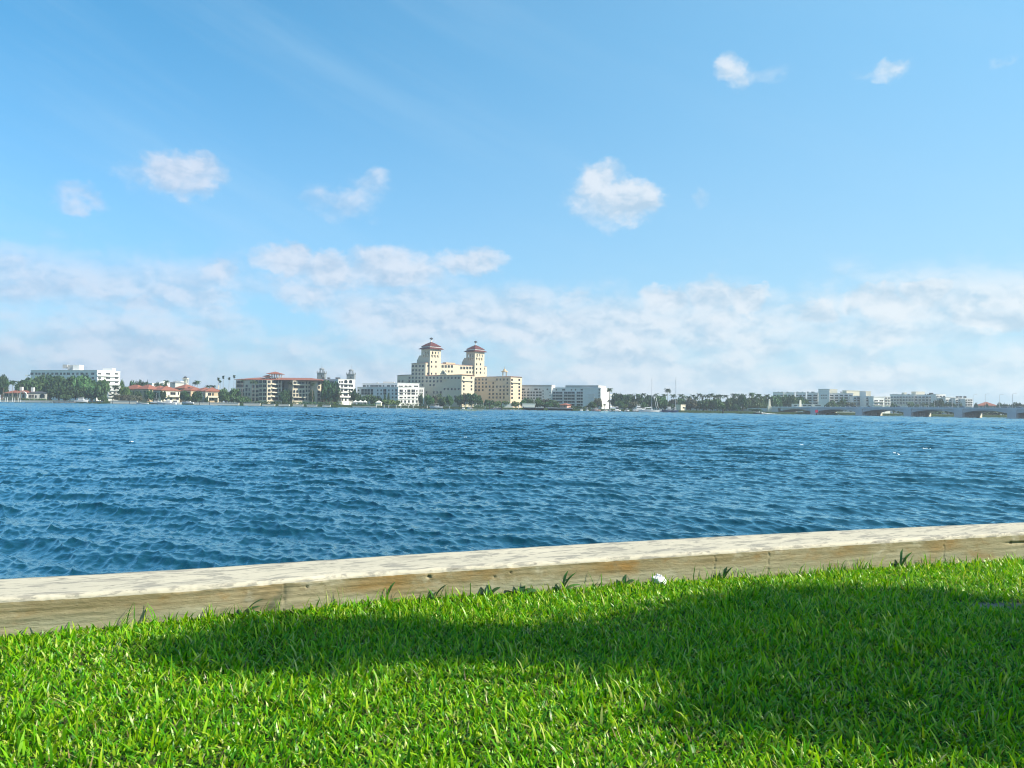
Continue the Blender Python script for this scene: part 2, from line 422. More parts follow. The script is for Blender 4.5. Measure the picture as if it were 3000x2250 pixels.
# ------------------------------------------------------------------ grass blades
def blades(x, y, L, wdt, tilt, bend, col, az=None, nseg=3):
    n = len(x); z = ground_z(x, y) - .004
    az = rng.random(n) * 2 * np.pi if az is None else az
    dxy = np.stack([np.cos(az), np.sin(az)], 1)
    tw = az + np.pi / 2 + rng.normal(0, .5, n); sd = np.stack([np.cos(tw), np.sin(tw), rng.normal(0, .15, n)], 1)
    P = np.stack([x, y, z], 1); out = []; cols = []
    wprof = [.75, 1.0, .72, 0.0] if nseg == 3 else [.8, 1, .0]
    cur = P.copy(); th = tilt.copy()
    for k in range(nseg + 1):
        w = (wdt * wprof[k])[:, None] * .5
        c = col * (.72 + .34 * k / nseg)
        if k < nseg:
            out += [cur - sd * w, cur + sd * w]; cols += [c, c]
        else:
            out.append(cur); cols.append(c)
        st = L / nseg
        cur = cur + np.concatenate([dxy * (np.sin(th) * st)[:, None], (np.cos(th) * st)[:, None]], 1)
        th = th + bend / nseg
    VV = np.stack(out, 1); CC = np.stack(cols, 1); nv = VV.shape[1]
    base = (np.arange(n) * nv)[:, None]
    q = [base + np.array([[2 * k, 2 * k + 1, 2 * k + 3, 2 * k + 2]]) for k in range(nseg - 1)]
    q = np.concatenate(q, 0)
    t = base + np.array([[2 * nseg - 2, 2 * nseg - 1, 2 * nseg]])
    return VV.reshape(-1, 3), CC.reshape(-1, 3), q, t
def scatter(n_per_m2, ymin=2.75):
    x0, x1, y1 = -6.5, 11.0, 11.0
    n = int((x1 - x0) * (y1 - ymin) * n_per_m2)
    x = rng.random(n) * (x1 - x0) + x0; y = ymin + rng.random(n) * (y1 - ymin)
    k = (y < wall_y(x) - .004) & (np.abs(x) < .86 * y + 2.0)
    k &= rng.random(n) < np.clip(1.25 - (y - 3) * .085, .55, 1)
    k &= rng.random(n) > bare(x, y) * 1.05
    return x[k], y[k]
PAL = np.array([(.050, .23, .003), (.105, .35, .004), (.20, .46, .005), (.30, .51, .008), (.38, .52, .03), (.50, .56, .15), (.02, .115, .005)])
def pick(n, p): return PAL[rng.choice(len(PAL), n, p=p)] * rng.uniform(.82, 1.15, (n, 1))
parts_ = []
def clump(x, y, s, seed): return fbm(x * s, y * s, oct=3, seed=seed)
# short dense under layer
x, y = scatter(5200); n = len(x)
parts_.append(blades(x, y, rng.uniform(.022, .055, n), rng.uniform(.007, .015, n), rng.uniform(.35, 1.5, n), rng.uniform(-.2, 1.0, n), pick(n, [.17, .25, .24, .17, .10, .04, .03]), nseg=2))
# main blades
x, y = scatter(2100); n = len(x); c = clump(x, y, 2.2, 21)
hgt = np.clip(1 + c * 1.0, .5, 1.7)
az_ = clump(x, y, 3.0, 22) * 9 + rng.normal(0, 1.5, n)
parts_.append(blades(x, y, rng.uniform(.035, .08, n) * hgt, rng.uniform(.007, .0135, n), np.abs(rng.normal(.6, .42, n)), rng.uniform(.2, 1.7, n), pick(n, [.12, .23, .27, .19, .10, .05, .04]), az_))
# tall broad blades standing out
x, y = scatter(400); k = clump(x, y, 1.7, 23) > -.12; x, y = x[k], y[k]; n = len(x)
parts_.append(blades(x, y, rng.uniform(.07, .135, n), rng.uniform(.008, .015, n), np.abs(rng.normal(.4, .3, n)), rng.uniform(.3, 1.6, n), pick(n, [.1, .2, .3, .2, .12, .05, .03])))
# dry, pale blades
x, y = scatter(320); n = len(x)
parts_.append(blades(x, y, rng.uniform(.03, .085, n), rng.uniform(.004, .008, n), rng.uniform(.4, 1.4, n), rng.uniform(0, .8, n), np.where(rng.random((n, 1)) < .6, np.array([[.50, .48, .23]]), np.array([[.27, .20, .09]])) * rng.uniform(.7, 1.2, (n, 1))))
# taller fringe along the wall foot
tt = rng.random(2700) * LEN; c = clump(tt, tt * 0 + 2, 1.6, 25); kk = rng.random(len(tt)) < np.clip(.3 + c * 2.6, .04, 1); tt = tt[kk]
x = np.interp(tt, T, ix + nx * .03) + rng.normal(0, .015, len(tt)); y = np.interp(tt, T, iy + ny * .03) - np.abs(rng.normal(.02, .04, len(tt))); n = len(x)
parts_.append(blades(x, y, rng.uniform(.05, .19, n), rng.uniform(.004, .010, n), np.abs(rng.normal(.2, .2, n)), rng.uniform(.1, 1.2, n), pick(n, [.2, .25, .25, .12, .05, .03, .1])))
offs = 0; VV = []; CC = []; QQ = []; TT = []
for v, c, q, t in parts_:
    VV.append(v); CC.append(c); QQ.append(q + offs); TT.append(t + offs); offs += len(v)
VV = np.concatenate(VV); CC = np.concatenate(CC)
mt, N, bs = mat_new("grass blade")
att = N.node('ShaderNodeAttribute', attribute_name='tone').outputs['Color']
N.put(bs.inputs['Base Color'], att); bs.inputs['Roughness'].default_value = .34; bs.inputs['Specular IOR Level'].default_value = .3
tr = N.node('ShaderNodeBsdfTranslucent'); N.put(tr.inputs[0], N.mix(1., att, (1.25, 1.2, .55), 'MULTIPLY'))
mx = N.node('ShaderNodeMixShader'); mx.inputs[0].default_value = .40
N.l.new(bs.outputs[0], mx.inputs[1]); N.l.new(tr.outputs[0], mx.inputs[2])
N.l.new(mx.outputs[0], mt.node_tree.nodes['Material Output'].inputs[0])
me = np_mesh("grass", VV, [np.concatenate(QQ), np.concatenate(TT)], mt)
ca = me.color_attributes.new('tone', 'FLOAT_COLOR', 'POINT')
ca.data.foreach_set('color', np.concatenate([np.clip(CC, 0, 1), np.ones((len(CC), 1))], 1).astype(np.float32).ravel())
tag(link("grass", me), "bright green short grass of the lawn", "grass", kind="stuff")
print("grass blades verts", len(VV))

# ------------------------------------------------------------------ weeds and litter at the wall foot
GREENLEAF = simple("weed leaf", (.06, .16, .03), .45, .35, 20, .4)
DARKLEAF = simple("dark weed leaf", (.03, .085, .025), .45, .35, 20, .4)
def weed(px, py, leaves, label, mat, size=.06):
    p = at_z(px, py, float(ground_z(np.array([at_z(px, py, 1.0).x]), np.array([at_z(px, py, 1.0).y]))[0]) + .01)
    p.y = min(p.y, float(wall_y(p.x)) - .03); p.z = float(ground_z(np.array([p.x]), np.array([p.y]))[0])
    e = empty("weed", p, 0, label, "weed", "weeds at the foot of the seawall")
    st = MB(); rr = random.Random(int(px))
    for (ang, tlt, ln, wd) in leaves:
        ln *= 1.35; wd *= 1.3
        mb = MB(); d = Vector((math.cos(ang), math.sin(ang) * .5, 0)); s = Vector((-d.y, d.x, .25)).normalized()
        base = p + d * .008; pts = []
        for k in range(7):
            t = k / 6; w = wd * math.sin(math.pi * min(1, t * .93 + .05)) ** .7
            c = base + d * (ln * t * math.sin(tlt + t * .5)) + Vector((0, 0, ln * t * math.cos(tlt + t * .5)))
            pts += [c - s * w, c - Vector((0, 0, w * .25)), c + s * w]
        fs = []
        for k in range(6): fs += [(3 * k, 3 * k + 1, 3 * k + 4, 3 * k + 3), (3 * k + 1, 3 * k + 2, 3 * k + 5, 3 * k + 4)]
        mb.add(pts, fs); mb.build("leaf", mat, e, True)
        st.tube([p - Vector((0, 0, .01)), base + Vector((0, 0, ln * .08))], .003, 5)
    st.build("stem", mat, e)
weed(735, 1783, [(0.3, .35, .14, .012), (.6, .6, .11, .014), (2.9, .9, .06, .03), (2.2, .3, .06, .01)], "upright weed with narrow dark blades at the wall foot left of the cracked joint", DARKLEAF)
weed(1140, 1748, [(1.0, .12, .15, .011), (2.0, .5, .11, .012), (.2, .7, .1, .01)], "narrow leaved weed leaning on the rust brown part of the wall", GREENLEAF)
weed(1275, 1742, [(.4, .2, .12, .012), (1.9, .25, .11, .012)], "two bladed weed below the dark hole in the wall", DARKLEAF)
weed(1432, 1735, [(2.6, .25, .075, .024), (.5, .5, .09, .02), (1.5, .1, .08, .02), (3.4, .9, .07, .022)], "low dark broad leaved weed at the wall foot left of the arching stem", DARKLEAF)
weed(1520, 1722, [(.3, .95, .12, .03), (2.9, 1.0, .12, .03), (1.2, .55, .1, .026), (4.4, 1.1, .09, .03), (2.2, .5, .11, .012)], "broad round leaved weed spreading against the wall foot", DARKLEAF)
weed(1640, 1706, [(.5, .2, .15, .012), (1.1, .1, .16, .01), (2.3, .5, .11, .014), (2.8, .8, .1, .016), (.1, .7, .12, .016), (4., .9, .08, .02)], "tall bushy weed with spiky leaves between round leaved weed and white bag", GREENLEAF)
weed(1815, 1695, [(.5, .6, .09, .02), (2.4, .5, .09, .02), (1.3, .2, .1, .012), (4.2, 1., .07, .02)], "dark leafy weed just left of the white crumpled bag", DARKLEAF)
weed(2100, 1683, [(.5, .2, .12, .01), (2.0, .3, .13, .01), (1., .1, .11, .012), (3.1, .6, .09, .014)], "spiky weed at the wall foot by the double cracks", DARKLEAF)
weed(2620, 1652, [(.5, .25, .16, .012), (2.4, .3, .14, .012), (1.2, .05, .19, .009), (3., .7, .1, .016)], "tall thin weed by the wall near the lawn's far end", GREENLEAF)
p = at_z(1927, 1692, 1.0); p = Vector((p.x, min(p.y, float(wall_y(p.x)) - .075), 0)); p.z = float(ground_z(np.array([p.x]), np.array([p.y]))[0]) + .015
bmh = bmesh.new(); bmesh.ops.create_icosphere(bmh, subdivisions=5, radius=1)
for v in bmh.verts:
    c = v.co.copy(); n = noise.noise(c * 1.7 + Vector((3, 1, 0))) * .35 + abs(noise.noise(c * 3.6)) * .42 + abs(noise.noise(c * 8)) * .06
    v.co = c * (.78 + n * .75); v.co.x *= .078; v.co.y *= .05; v.co.z = max(-.02, v.co.z * .055 + (.012 if c.x < .2 else -.006)) + .018
me = bpy.data.meshes.new("plastic_bag"); bmh.to_mesh(me); bmh.free(); me.polygons.foreach_set('use_smooth', [True] * len(me.polygons))
mt, N, bs = mat_new("thin white plastic"); bs.inputs['Base Color'].default_value = (.62, .62, .64, 1); bs.inputs['Roughness'].default_value = .38
bs.inputs['Subsurface Weight'].default_value = .3; bs.inputs['Subsurface Radius'].default_value = (.02, .02, .02)
me.materials.append(mt)
o = link("plastic_bag", me); o.location = p; o.rotation_euler = (0, 0, .3)
tag(o, "crumpled white plastic bag lying in the grass against the seawall", "litter")

# ------------------------------------------------------------------ water
def ocean(Nn, L, kp, wd, rms, seed, pw=4.0, cut=.0):
    r = np.random.default_rng(seed)
    k = 2 * np.pi * np.fft.fftfreq(Nn, L / Nn); kx, ky = np.meshgrid(k, k, indexing='ij'); K = np.hypot(kx, ky); K[0, 0] = 1
    S = K ** (-pw) * np.exp(-.9 * (kp / K) ** 2.4) * np.exp(-(K * cut) ** 2)
    cs = np.cos(np.arctan2(ky, kx) - wd); S *= .006 + np.where(cs > 0, np.abs(cs) ** 11, .04 * cs ** 8); S[0, 0] = 0
    A = np.sqrt(S) * (r.normal(size=S.shape) + 1j * r.normal(size=S.shape))
    h = np.real(np.fft.ifft2(A)); s = rms / h.std()
    return h * s, np.real(np.fft.ifft2(-1j * kx / K * A)) * s, np.real(np.fft.ifft2(-1j * ky / K * A)) * s
def samp(arr, x, y, L):
    n = arr.shape[0]; X = x / L * n; Y = y / L * n; i = np.floor(X).astype(int); j = np.floor(Y).astype(int); u = X - i; w = Y - j
    i0, i1, j0, j1 = i % n, (i + 1) % n, j % n, (j + 1) % n
    return (arr[i0, j0] * (1 - u) + arr[i1, j0] * u) * (1 - w) + (arr[i0, j1] * (1 - u) + arr[i1, j1] * u) * w
WD = R(-102)                                     # the chop runs towards the near wall
tA = ocean(1024, 47.0, 2 * math.pi / 3.0, WD - R(6), .044, 5, 4.1, .02)
tB = ocean(512, 17.3, 2 * math.pi / .5, WD - R(31) + R(10), .0122, 6, 3.6, .008)
ph = np.linspace(R(-60), R(60), 1560)
rr_ = np.exp(np.linspace(math.log(8.2), math.log(900), 1400))
PH, RR = np.meshgrid(ph, rr_, indexing='xy')
jit = 1 + 0 * RR
X = np.sin(PH) * RR; Y = np.cos(PH) * RR
cr, sr = math.cos(R(31)), math.sin(R(31))
Xb, Yb = X * cr - Y * sr, X * sr + Y * cr
gust = 1 + .35 * np.clip(fbm(X * .035, Y * .012, oct=3, seed=30) * 2, -1, 1)
gust = gust * (1 + 1.1 * np.clip((RR - 25) / 130, 0, 1))
h = (samp(tA[0], X, Y, 47.) + samp(tB[0], Xb, Yb, 17.3)) * gust
dxa, dya = samp(tA[1], X, Y, 47.), samp(tA[2], X, Y, 47.)
dxb, dyb = samp(tB[1], Xb, Yb, 17.3), samp(tB[2], Xb, Yb, 17.3)
CH = .9 * gust; CHS = 1
V = np.stack([X - CH * (dxa + (dxb * cr + dyb * sr)) * CHS, Y - CH * (dya + (-dxb * sr + dyb * cr)) * CHS, h], -1)
nr, nc = X.shape; I = np.arange(nr * nc).reshape(nr, nc)
quads = np.stack([I[:-1, :-1], I[:-1, 1:], I[1:, 1:], I[1:, :-1]], -1).reshape(-1, 4)
base = nr * nc
V = np.concatenate([V.reshape(-1, 3), np.array([(-2300, -30, -.5), (2300, -30, -.5), (2300, 1500, -.5), (-2300, 1500, -.5)])])
quads = np.concatenate([quads, np.array([[base, base + 1, base + 2, base + 3]])])
mt, N, bs = mat_new("choppy water")
tc = N.node('ShaderNodeTexCoord').outputs['Object']
big = N.noise(N.scale(tc, .02, .006, 1), 1., 4, .6)
df = N.node('ShaderNodeBsdfDiffuse'); N.put(df.inputs[0], N.mix(big, (.003, .031, .049), (.004, .039, .060)))
gl = N.node('ShaderNodeBsdfGlossy'); gl.inputs['Color'].default_value = (.61, .92, 1., 1); gl.inputs['Roughness'].default_value = .07
fr = N.node('ShaderNodeFresnel'); fr.inputs['IOR'].default_value = 1.333
rip = N.noise(N.scale(tc, .6, 1.6, 1), 8, 4, .6, .3)
wav = N.noise(N.scale(tc, .45, 1.0, 1), 2.2, 3, .6, .3)
bm = N.node('ShaderNodeBump'); bm.inputs['Strength'].default_value = 1.; bm.inputs['Distance'].default_value = .006
N.put(bm.inputs['Height'], N.math('ADD', rip, N.math('MULTIPLY', wav, .9)))
for nd in (df, gl, fr): N.put(nd.inputs['Normal'], bm.outputs[0])
mx = N.node('ShaderNodeMixShader'); N.put(mx.inputs[0], N.maprange(fr.outputs[0], 0., .50, 0., .72, False)); N.l.new(df.outputs[0], mx.inputs[1]); N.l.new(gl.outputs[0], mx.inputs[2])
N.l.new(mx.outputs[0], mt.node_tree.nodes['Material Output'].inputs[0]); mt.node_tree.nodes.remove(bs)
me = np_mesh("water", V, [quads], mt)
tag(link("water", me), "choppy dark blue lagoon water", kind="structure")
# ------------------------------------------------------------------ the shade tree standing to the right of the camera
SHADE = [(330,1400),(480,1350),(590,1318),(700,1315),(900,1328),(1100,1338),(1300,1330),(1450,1303),(1560,1273),(1700,1255),(1900,1250),(2050,1262),(2212,1285),
         (2500,1300),(2750,1450),(2500,1612),(2212,1598),(2000,1625),(1800,1608),(1700,1590),(1550,1578),(1440,1560),(1420,1522),(1500,1492),(1580,1468),(1450,1446),
         (1200,1420),(1000,1405),(850,1420),(700,1440),(540,1440),(420,1425)]
poly = np.array([tuple(at_z(x * 3000 / 2212, y * 3000 / 2212, 1.03))[:2] for x, y in SHADE])
def inside(p, poly):
    x, y = p[:, 0], p[:, 1]; c = np.zeros(len(p), bool); j = len(poly) - 1
    for i in range(len(poly)):
        xi, yi = poly[i]; xj, yj = poly[j]
        k = ((yi > y) != (yj > y)) & (x < (xj - xi) * (y - yi) / (yj - yi + 1e-12) + xi); c ^= k; j = i
    return c
lo_, hi_ = poly.min(0), poly.max(0)
pts = lo_ + rng.random((9000, 2)) * (hi_ - lo_); pts = pts[inside(pts, poly)]
area = len(pts) / 9000 * np.prod(hi_ - lo_)
# leaf sprays hang along the sun's path to that ground, in a canopy 4.5 to 7 m up
lobe = at_z(1700 * 3000 / 2212, 1470 * 3000 / 2212, 1.03).y
keep = fbm(pts[:, 0] * 4.5, pts[:, 1] * 6, oct=3, seed=61) < np.where(pts[:, 1] > lobe, .9, .26)
area *= keep.mean(); pts = pts[keep]
cl = pts[rng.permutation(len(pts))[:int(area * 120)]]
spray = []
S = np.array(SUN)
def lift(c, h): return np.concatenate([c, np.full((len(c), 1), 1.03)], 1) + S[None] * (h / S[2])[:, None]
hh = 4.2 + rng.random(len(cl)) * 2.2
centers = lift(cl, hh)
mid = centers.mean(0)
far_ = rng.normal(0, 1, (260, 3)) * np.array([1.5, 1.9, .55]) + mid + np.array([2.6, -.6, .7])
sh = far_ - S[None] * ((far_[:, 2] - 1.03) / S[2])[:, None]; far_ = far_[(sh[:, 1] < wall_y(sh[:, 0]) - .7) & ~((sh[:, 0] < 3.2) & (sh[:, 1] > 2.2))]
centers = np.concatenate([centers, far_])
nl = 26
n = len(centers) * nl
spread = np.where(np.arange(len(centers)) < len(cl), .10, .3).repeat(nl)
LP = centers.repeat(nl, 0) + rng.normal(0, 1, (n, 3)) * spread[:, None]
d = rng.normal(0, 1, (n, 3)); d[:, 2] *= .5; d /= np.linalg.norm(d, axis=1)[:, None]
e = np.cross(d, rng.normal(0, 1, (n, 3))); e /= np.linalg.norm(e, axis=1)[:, None]
ln = rng.uniform(.05, .095, n)[:, None]
LV = np.stack([LP, LP + d * ln * .5 + e * ln * .3, LP + d * ln, LP + d * ln * .5 - e * ln * .3], 1).reshape(-1, 3)
mt, N, bs = mat_new("broad leaf"); g = N.node('ShaderNodeNewGeometry').outputs['Random Per Island']
N.put(bs.inputs['Base Color'], N.mix(g, (.03, .075, .012), (.075, .13, .03))); bs.inputs['Roughness'].default_value = .45
BARK = simple("tree bark", (.16, .12, .085), .95, .35, 5, .1)
tb = Vector((float(mid[0] + 1.6), float(mid[1] - .3), .95))
tree0 = empty("shade_tree", tb, 0, "broad leaved tree with spreading crown standing on the lawn to the right, casting the shade", "tree")
me = np_mesh("crown", LV - np.array(tb)[None], [np.arange(n * 4).reshape(n, 4)], mt, False); link("crown", me, tree0)
mb = MB(); top = tb + Vector((-.3, .1, 3.3))
mb.tube([tb - Vector((0, 0, .2)), tb + Vector((0, 0, .25)), tb + Vector((-.1, 0, 1.6)), top], [.30, .22, .18, .15], 10)
rr = random.Random(3)
for c in rr.sample([Vector(c) for c in centers[:len(cl)]], 16) + rr.sample([Vector(c) for c in far_], 7):
    m1 = top.lerp(c, .45) + Vector((rr.uniform(-.2, .2), rr.uniform(-.2, .2), .25)); mb.tube([top - Vector((0, 0, .25)), m1, c], [.085, .05, .015], 6)
mb.build("trunk", BARK, tree0, True)
# ------------------------------------------------------------------ the far shore
GZ = 1.6
Z1, Z2, Z3, Z4, Z5 = (0, 1040, 5.53), (300, 1040, 5.53), (620, 1040, 5.027), (1020, 1040, 7.9), (1140, 970, 5.267)
Z6, Z7, Z8, Z9 = (1480, 1080, 5.53), (1780, 1080, 4.424), (2200, 1100, 5.267), (2580, 1100, 5.267)
ZA, ZB, ZC, ZD, ZE = (0, 1090, 11.06), (420, 1100, 12.29), (1300, 1140, 8.508), (1600, 1140, 8.508), (1840, 1100, 11.06)
def Q(z, x, y): return z[0] + x / z[2], z[1] + y / z[2]
def PT(z, x, y, Y): return at_y(*Q(z, x, y), Y)

M = dict(
    sandy=simple("sandy cream stucco", (.60, .52, .40)), eave=simple("brown eave tile", (.27, .15, .115), var=.3, scale=2), rose=simple("rosy cream stucco", (.64, .50, .37), var=.06), white=simple("white stucco", (.70, .695, .68)), cream=simple("cream hotel stucco", (.58, .51, .38), var=.06), tan=simple("tan stucco", (.50, .38, .25)),  # the right hotel wing's stucco has warm bounced light mixed into its colour
    pale=simple("pale cream stucco", (.68, .62, .50)), grey=simple("grey stucco", (.45, .44, .43)), terra=simple("terracotta tile", (.25, .09, .058), var=.3, scale=2),
    red=simple("dark red tile", (.10, .026, .025), var=.25, scale=2), glass=simple("dark window glass", (.008, .014, .022), .2, .4, .3, .35),
    frame=simple("window frame", (.42, .40, .36)), dark=simple("dark metal", (.05, .05, .055), .5), concrete=simple("pale concrete", (.38, .37, .35)),
    bridge=simple("bridge concrete", (.58, .60, .60)), wood=simple("weathered pile wood", (.10, .075, .055), .9, .3, 4), gel=simple("white boat gelcoat", (.68, .68, .68), .3, .05, 1, .5),
    navy=simple("navy hull paint", (.012, .03, .10), .25, .1, 1, .5), canvas=simple("blue canvas", (.04, .10, .28)), alu=simple("mast aluminium", (.55, .55, .56), .35, .05, 1, .5),
    pink=simple("pinkish stucco", (.50, .30, .26)), tarred=simple("dark tarred pile", (.03, .028, .028)), redsign=simple("red day marker", (.60, .02, .08), .5),
    greensign=simple("green day marker", (.03, .16, .07), .5), rubber=simple("tyre rubber", (.02, .02, .02)), foam=simple("wake foam", (.8, .82, .83)),
    skin=simple("skin", (.35, .2, .14)), cloth=simple("dark clothing", (.03, .035, .05)), sand=simple("pale sea wall", (.66, .62, .54)),
    canvaswhite=simple("white canvas", (.70, .69, .66)), crimson=simple("maroon boat canopy", (.30, .07, .06)), bluegrey=simple("blue grey stone", (.20, .215, .23)),
    lawn=simple("shore turf", (.07, .11, .03), .95, .4, .08), carblue=simple("dark blue car paint", (.02, .03, .07), .25, .05, 1, .5), silver=simple("silver car paint", (.45, .46, .48), .3, .05, 1, .5))

# the land behind the far seawall
mb = MB(); mb.prism([(-2200, 597), (2200, 597), (2200, 2300), (-2200, 2300)], -1.5, GZ)
tag(mb.build("far_shore", M['lawn']), "low land along the far shore", kind="structure")

# ---- foliage
def foliage_mat(name, a, b):
    mt, N, bs = mat_new(name); g = N.node('ShaderNodeNewGeometry').outputs['Random Per Island']; oi = N.node('ShaderNodeObjectInfo').outputs['Random']
    c = N.mix(g, a, b); h = N.node('ShaderNodeHueSaturation'); N.put(h.inputs['Color'], c)
    N.put(h.inputs['Hue'], N.maprange(oi, 0, 1, .475, .52, False)); N.put(h.inputs['Value'], N.maprange(oi, 0, 1, .75, 1.25, False)); h.inputs['Saturation'].default_value = .95
    N.put(bs.inputs['Base Color'], h.outputs[0]); bs.inputs['Roughness'].default_value = .55; bs.inputs['Specular IOR Level'].default_value = .2
    return mt
F_DARK = foliage_mat("dark foliage", (.014, .05, .018), (.042, .10, .026))
F_MID = foliage_mat("mid foliage", (.034, .09, .028), (.075, .15, .045))
F_PALE = foliage_mat("pale foliage", (.055, .10, .02), (.11, .16, .04))
F_DRY = foliage_mat("olive grey foliage", (.07, .075, .045), (.12, .12, .075))
F_PALM = foliage_mat("palm frond green", (.016, .042, .016), (.045, .085, .025))
def crown_mesh(seed, mat, nl=11, leaves=1500, size=.12, squash=1.0, low=.0):
    r = np.random.default_rng(seed)
    c = r.normal(0, 1, (nl, 3)); c /= np.linalg.norm(c, axis=1)[:, None]; c *= r.uniform(.3, .68, (nl, 1)); c[:, 2] = c[:, 2] * .55 * squash
    rad = r.uniform(.28, .5, nl)
    k = r.choice(nl, leaves, p=rad ** 2 / (rad ** 2).sum())
    d = r.normal(0, 1, (leaves, 3)); d[:, 2] = np.abs(d[:, 2]) * .9 - .35; d /= np.linalg.norm(d, axis=1)[:, None]
    p = c[k] + d * (rad[k] * r.uniform(.72, 1.1, leaves))[:, None]
    p[:, 2] = p[:, 2] - p[:, 2].min(); p[:, 2] = low + (1 - low) * p[:, 2] / p[:, 2].max(); m = np.quantile(np.abs(p[:, :2]), .97); p[:, :2] /= m
    a = r.normal(0, 1, (leaves, 3)) + d * .3; a /= np.linalg.norm(a, axis=1)[:, None]; b = np.cross(a, r.normal(0, 1, (leaves, 3))); b /= np.linalg.norm(b, axis=1)[:, None]
    s = size * r.uniform(.6, 1.4, leaves)[:, None]
    V = np.stack([p - a * s, p + b * s * .6, p + a * s, p - b * s * .6], 1).reshape(-1, 3)
    return np_mesh("crown", V, [np.arange(leaves * 4).reshape(-1, 4)], mat, False)
CROWNS = {k: [crown_mesh(s + i, mt) for i in range(3)] for k, mt, s in (('dark', F_DARK, 40), ('mid', F_MID, 50), ('pale', F_PALE, 60), ('dry', F_DRY, 70))}
CROWNS['cypress'] = [crown_mesh(80, F_DARK, 9, 900, .14, 2.5)]
TRUNK = MB().tube([(0, 0, -.02), (0, 0, .25), (.03, 0, .6)], [.07, .05, .03], 6).build("trunk", simple("far bark", (.12, .09, .07)), world=False)
TRUNKME = TRUNK.data; bpy.data.objects.remove(TRUNK)
ORD = "first second third fourth fifth sixth seventh eighth ninth tenth eleventh twelfth thirteenth fourteenth fifteenth sixteenth".split()
tree_i = 0
def tree(z, x, ytop, w, Y, kind, label, group=None, name="broadleaf_tree", trunk=True):
    global tree_i; tree_i += 1
    p = PT(z, x, ytop, Y); h = p.z - GZ; wr = w / z[2] * Y / FPX / 2
    e = empty(name, (p.x, Y, GZ), tree_i * 2.4, label, "hedge" if name == "hedge" else "tree" if trunk else "shrub", group)
    me = CROWNS[kind][tree_i % len(CROWNS[kind])]
    c = link("crown" if trunk else "foliage", me, e); c.scale = (wr, wr, h * (1 if not trunk else .96)); c.location = (0, 0, h * .0 if not trunk else h * .05)
    if trunk:
        t = link("trunk", TRUNKME, e); t.scale = (max(h, 2) * .7, max(h, 2) * .7, h)
    return e
def trees(z, lst, Y, kind, desc, where, group, name="broadleaf_tree", trunk=True, start=0):
    lst = sorted(lst)
    for i, t in enumerate(lst):
        x, yt, w = t[:3]; k = t[3] if len(t) > 3 else kind; dY = t[4] if len(t) > 4 else (i % 3) * 6
        lab = f"{desc}, {ORD[i + start]} from left {where}" if len(lst) > 1 or start else f"{desc} {where}"
        tree(z, x, yt, w, Y + dY, k, lab, group, name, trunk)

def palm_crown(seed, nf=17, droop=1.0, wid=.15, fan=False):
    r = np.random.default_rng(seed); V = []; Fq = []
    for i in range(nf):
        a = i / nf * 2 * math.pi * 2.4 + r.uniform(-.2, .2); up = r.uniform(-.35, 1.05) if not fan else r.uniform(-1.2, 1.3)
        L = r.uniform(.8, 1.1) if not fan else r.uniform(.55, .85); pts = []; ns = 9
        for k in range(ns + 1):
            t = k / ns; th = up - t * t * 1.5 * droop
            pts.append(Vector((0, 0, 0)) if k == 0 else pts[-1] + Vector((math.cos(a) * math.cos(th), math.sin(a) * math.cos(th), math.sin(th))) * (L / ns))
        s = Vector((-math.sin(a), math.cos(a), 0))
        for k in range(1, ns + 1):
            p = pts[k]; q = pts[k - 1]; f = (p - q)
            w = wid * 1.5 * math.sin(math.pi * min(1, .12 + .82 * k / ns)) ** .7 * (1.9 if fan else 1)
            for sg in (-1, 1):
                tip = p + s * sg * w + f * .75 - Vector((0, 0, w * .55)); b = len(V)
                V += [q, p, tip + f * .35, tip - f * .25]; Fq.append((b, b + 1, b + 2, b + 3))
    return np_mesh("crown", np.array([tuple(v) for v in V]), [np.array(Fq)], F_PALM, False)
PALMC = [palm_crown(s) for s in (1, 2, 3)]; FANC = [palm_crown(s, 26, .5, .10, True) for s in (7, 8)]
PT_ = MB().tube([(0, 0, -.03), (.02, .0, .3), (.01, .01, .7), (0, 0, 1.02)], [.30, .22, .19, .16], 7).build("trunk", simple("palm trunk", (.24, .20, .16)), smooth=True, world=False)
PALMT = PT_.data; bpy.data.objects.remove(PT_)
palm_i = 0
def palm(z, x, ytop, Y, label, group="palms", size=None, fan=False, lean=0, name="palm_tree"):
    """ytop: top of the crown"""
    global palm_i; palm_i += 1
    s = size or (3.5 if not fan else 2.2); p = PT(z, x, ytop, Y); h = max(p.z - GZ - s * .62, 1.2)
    e = empty(name, (p.x, Y, GZ), palm_i * 1.3, label, "palm tree", group)
    t = link("trunk", PALMT, e); t.scale = (.75, .75, h)
    c = link("crown", (FANC if fan else PALMC)[palm_i % (2 if fan else 3)], e); c.location = (0, 0, h); c.scale = (s, s, s)
    return e
def palms(z, lst, Y, desc, where, group, **kw):
    for i, t in enumerate(sorted(lst)):
        palm(z, t[0], t[1], Y + (i % 4) * 4, f"{desc}, {ORD[i]} from left {where}" if len(lst) > 1 else f"{desc} {where}", group, **{**kw, **({'size': t[2]} if len(t) > 2 else {})})

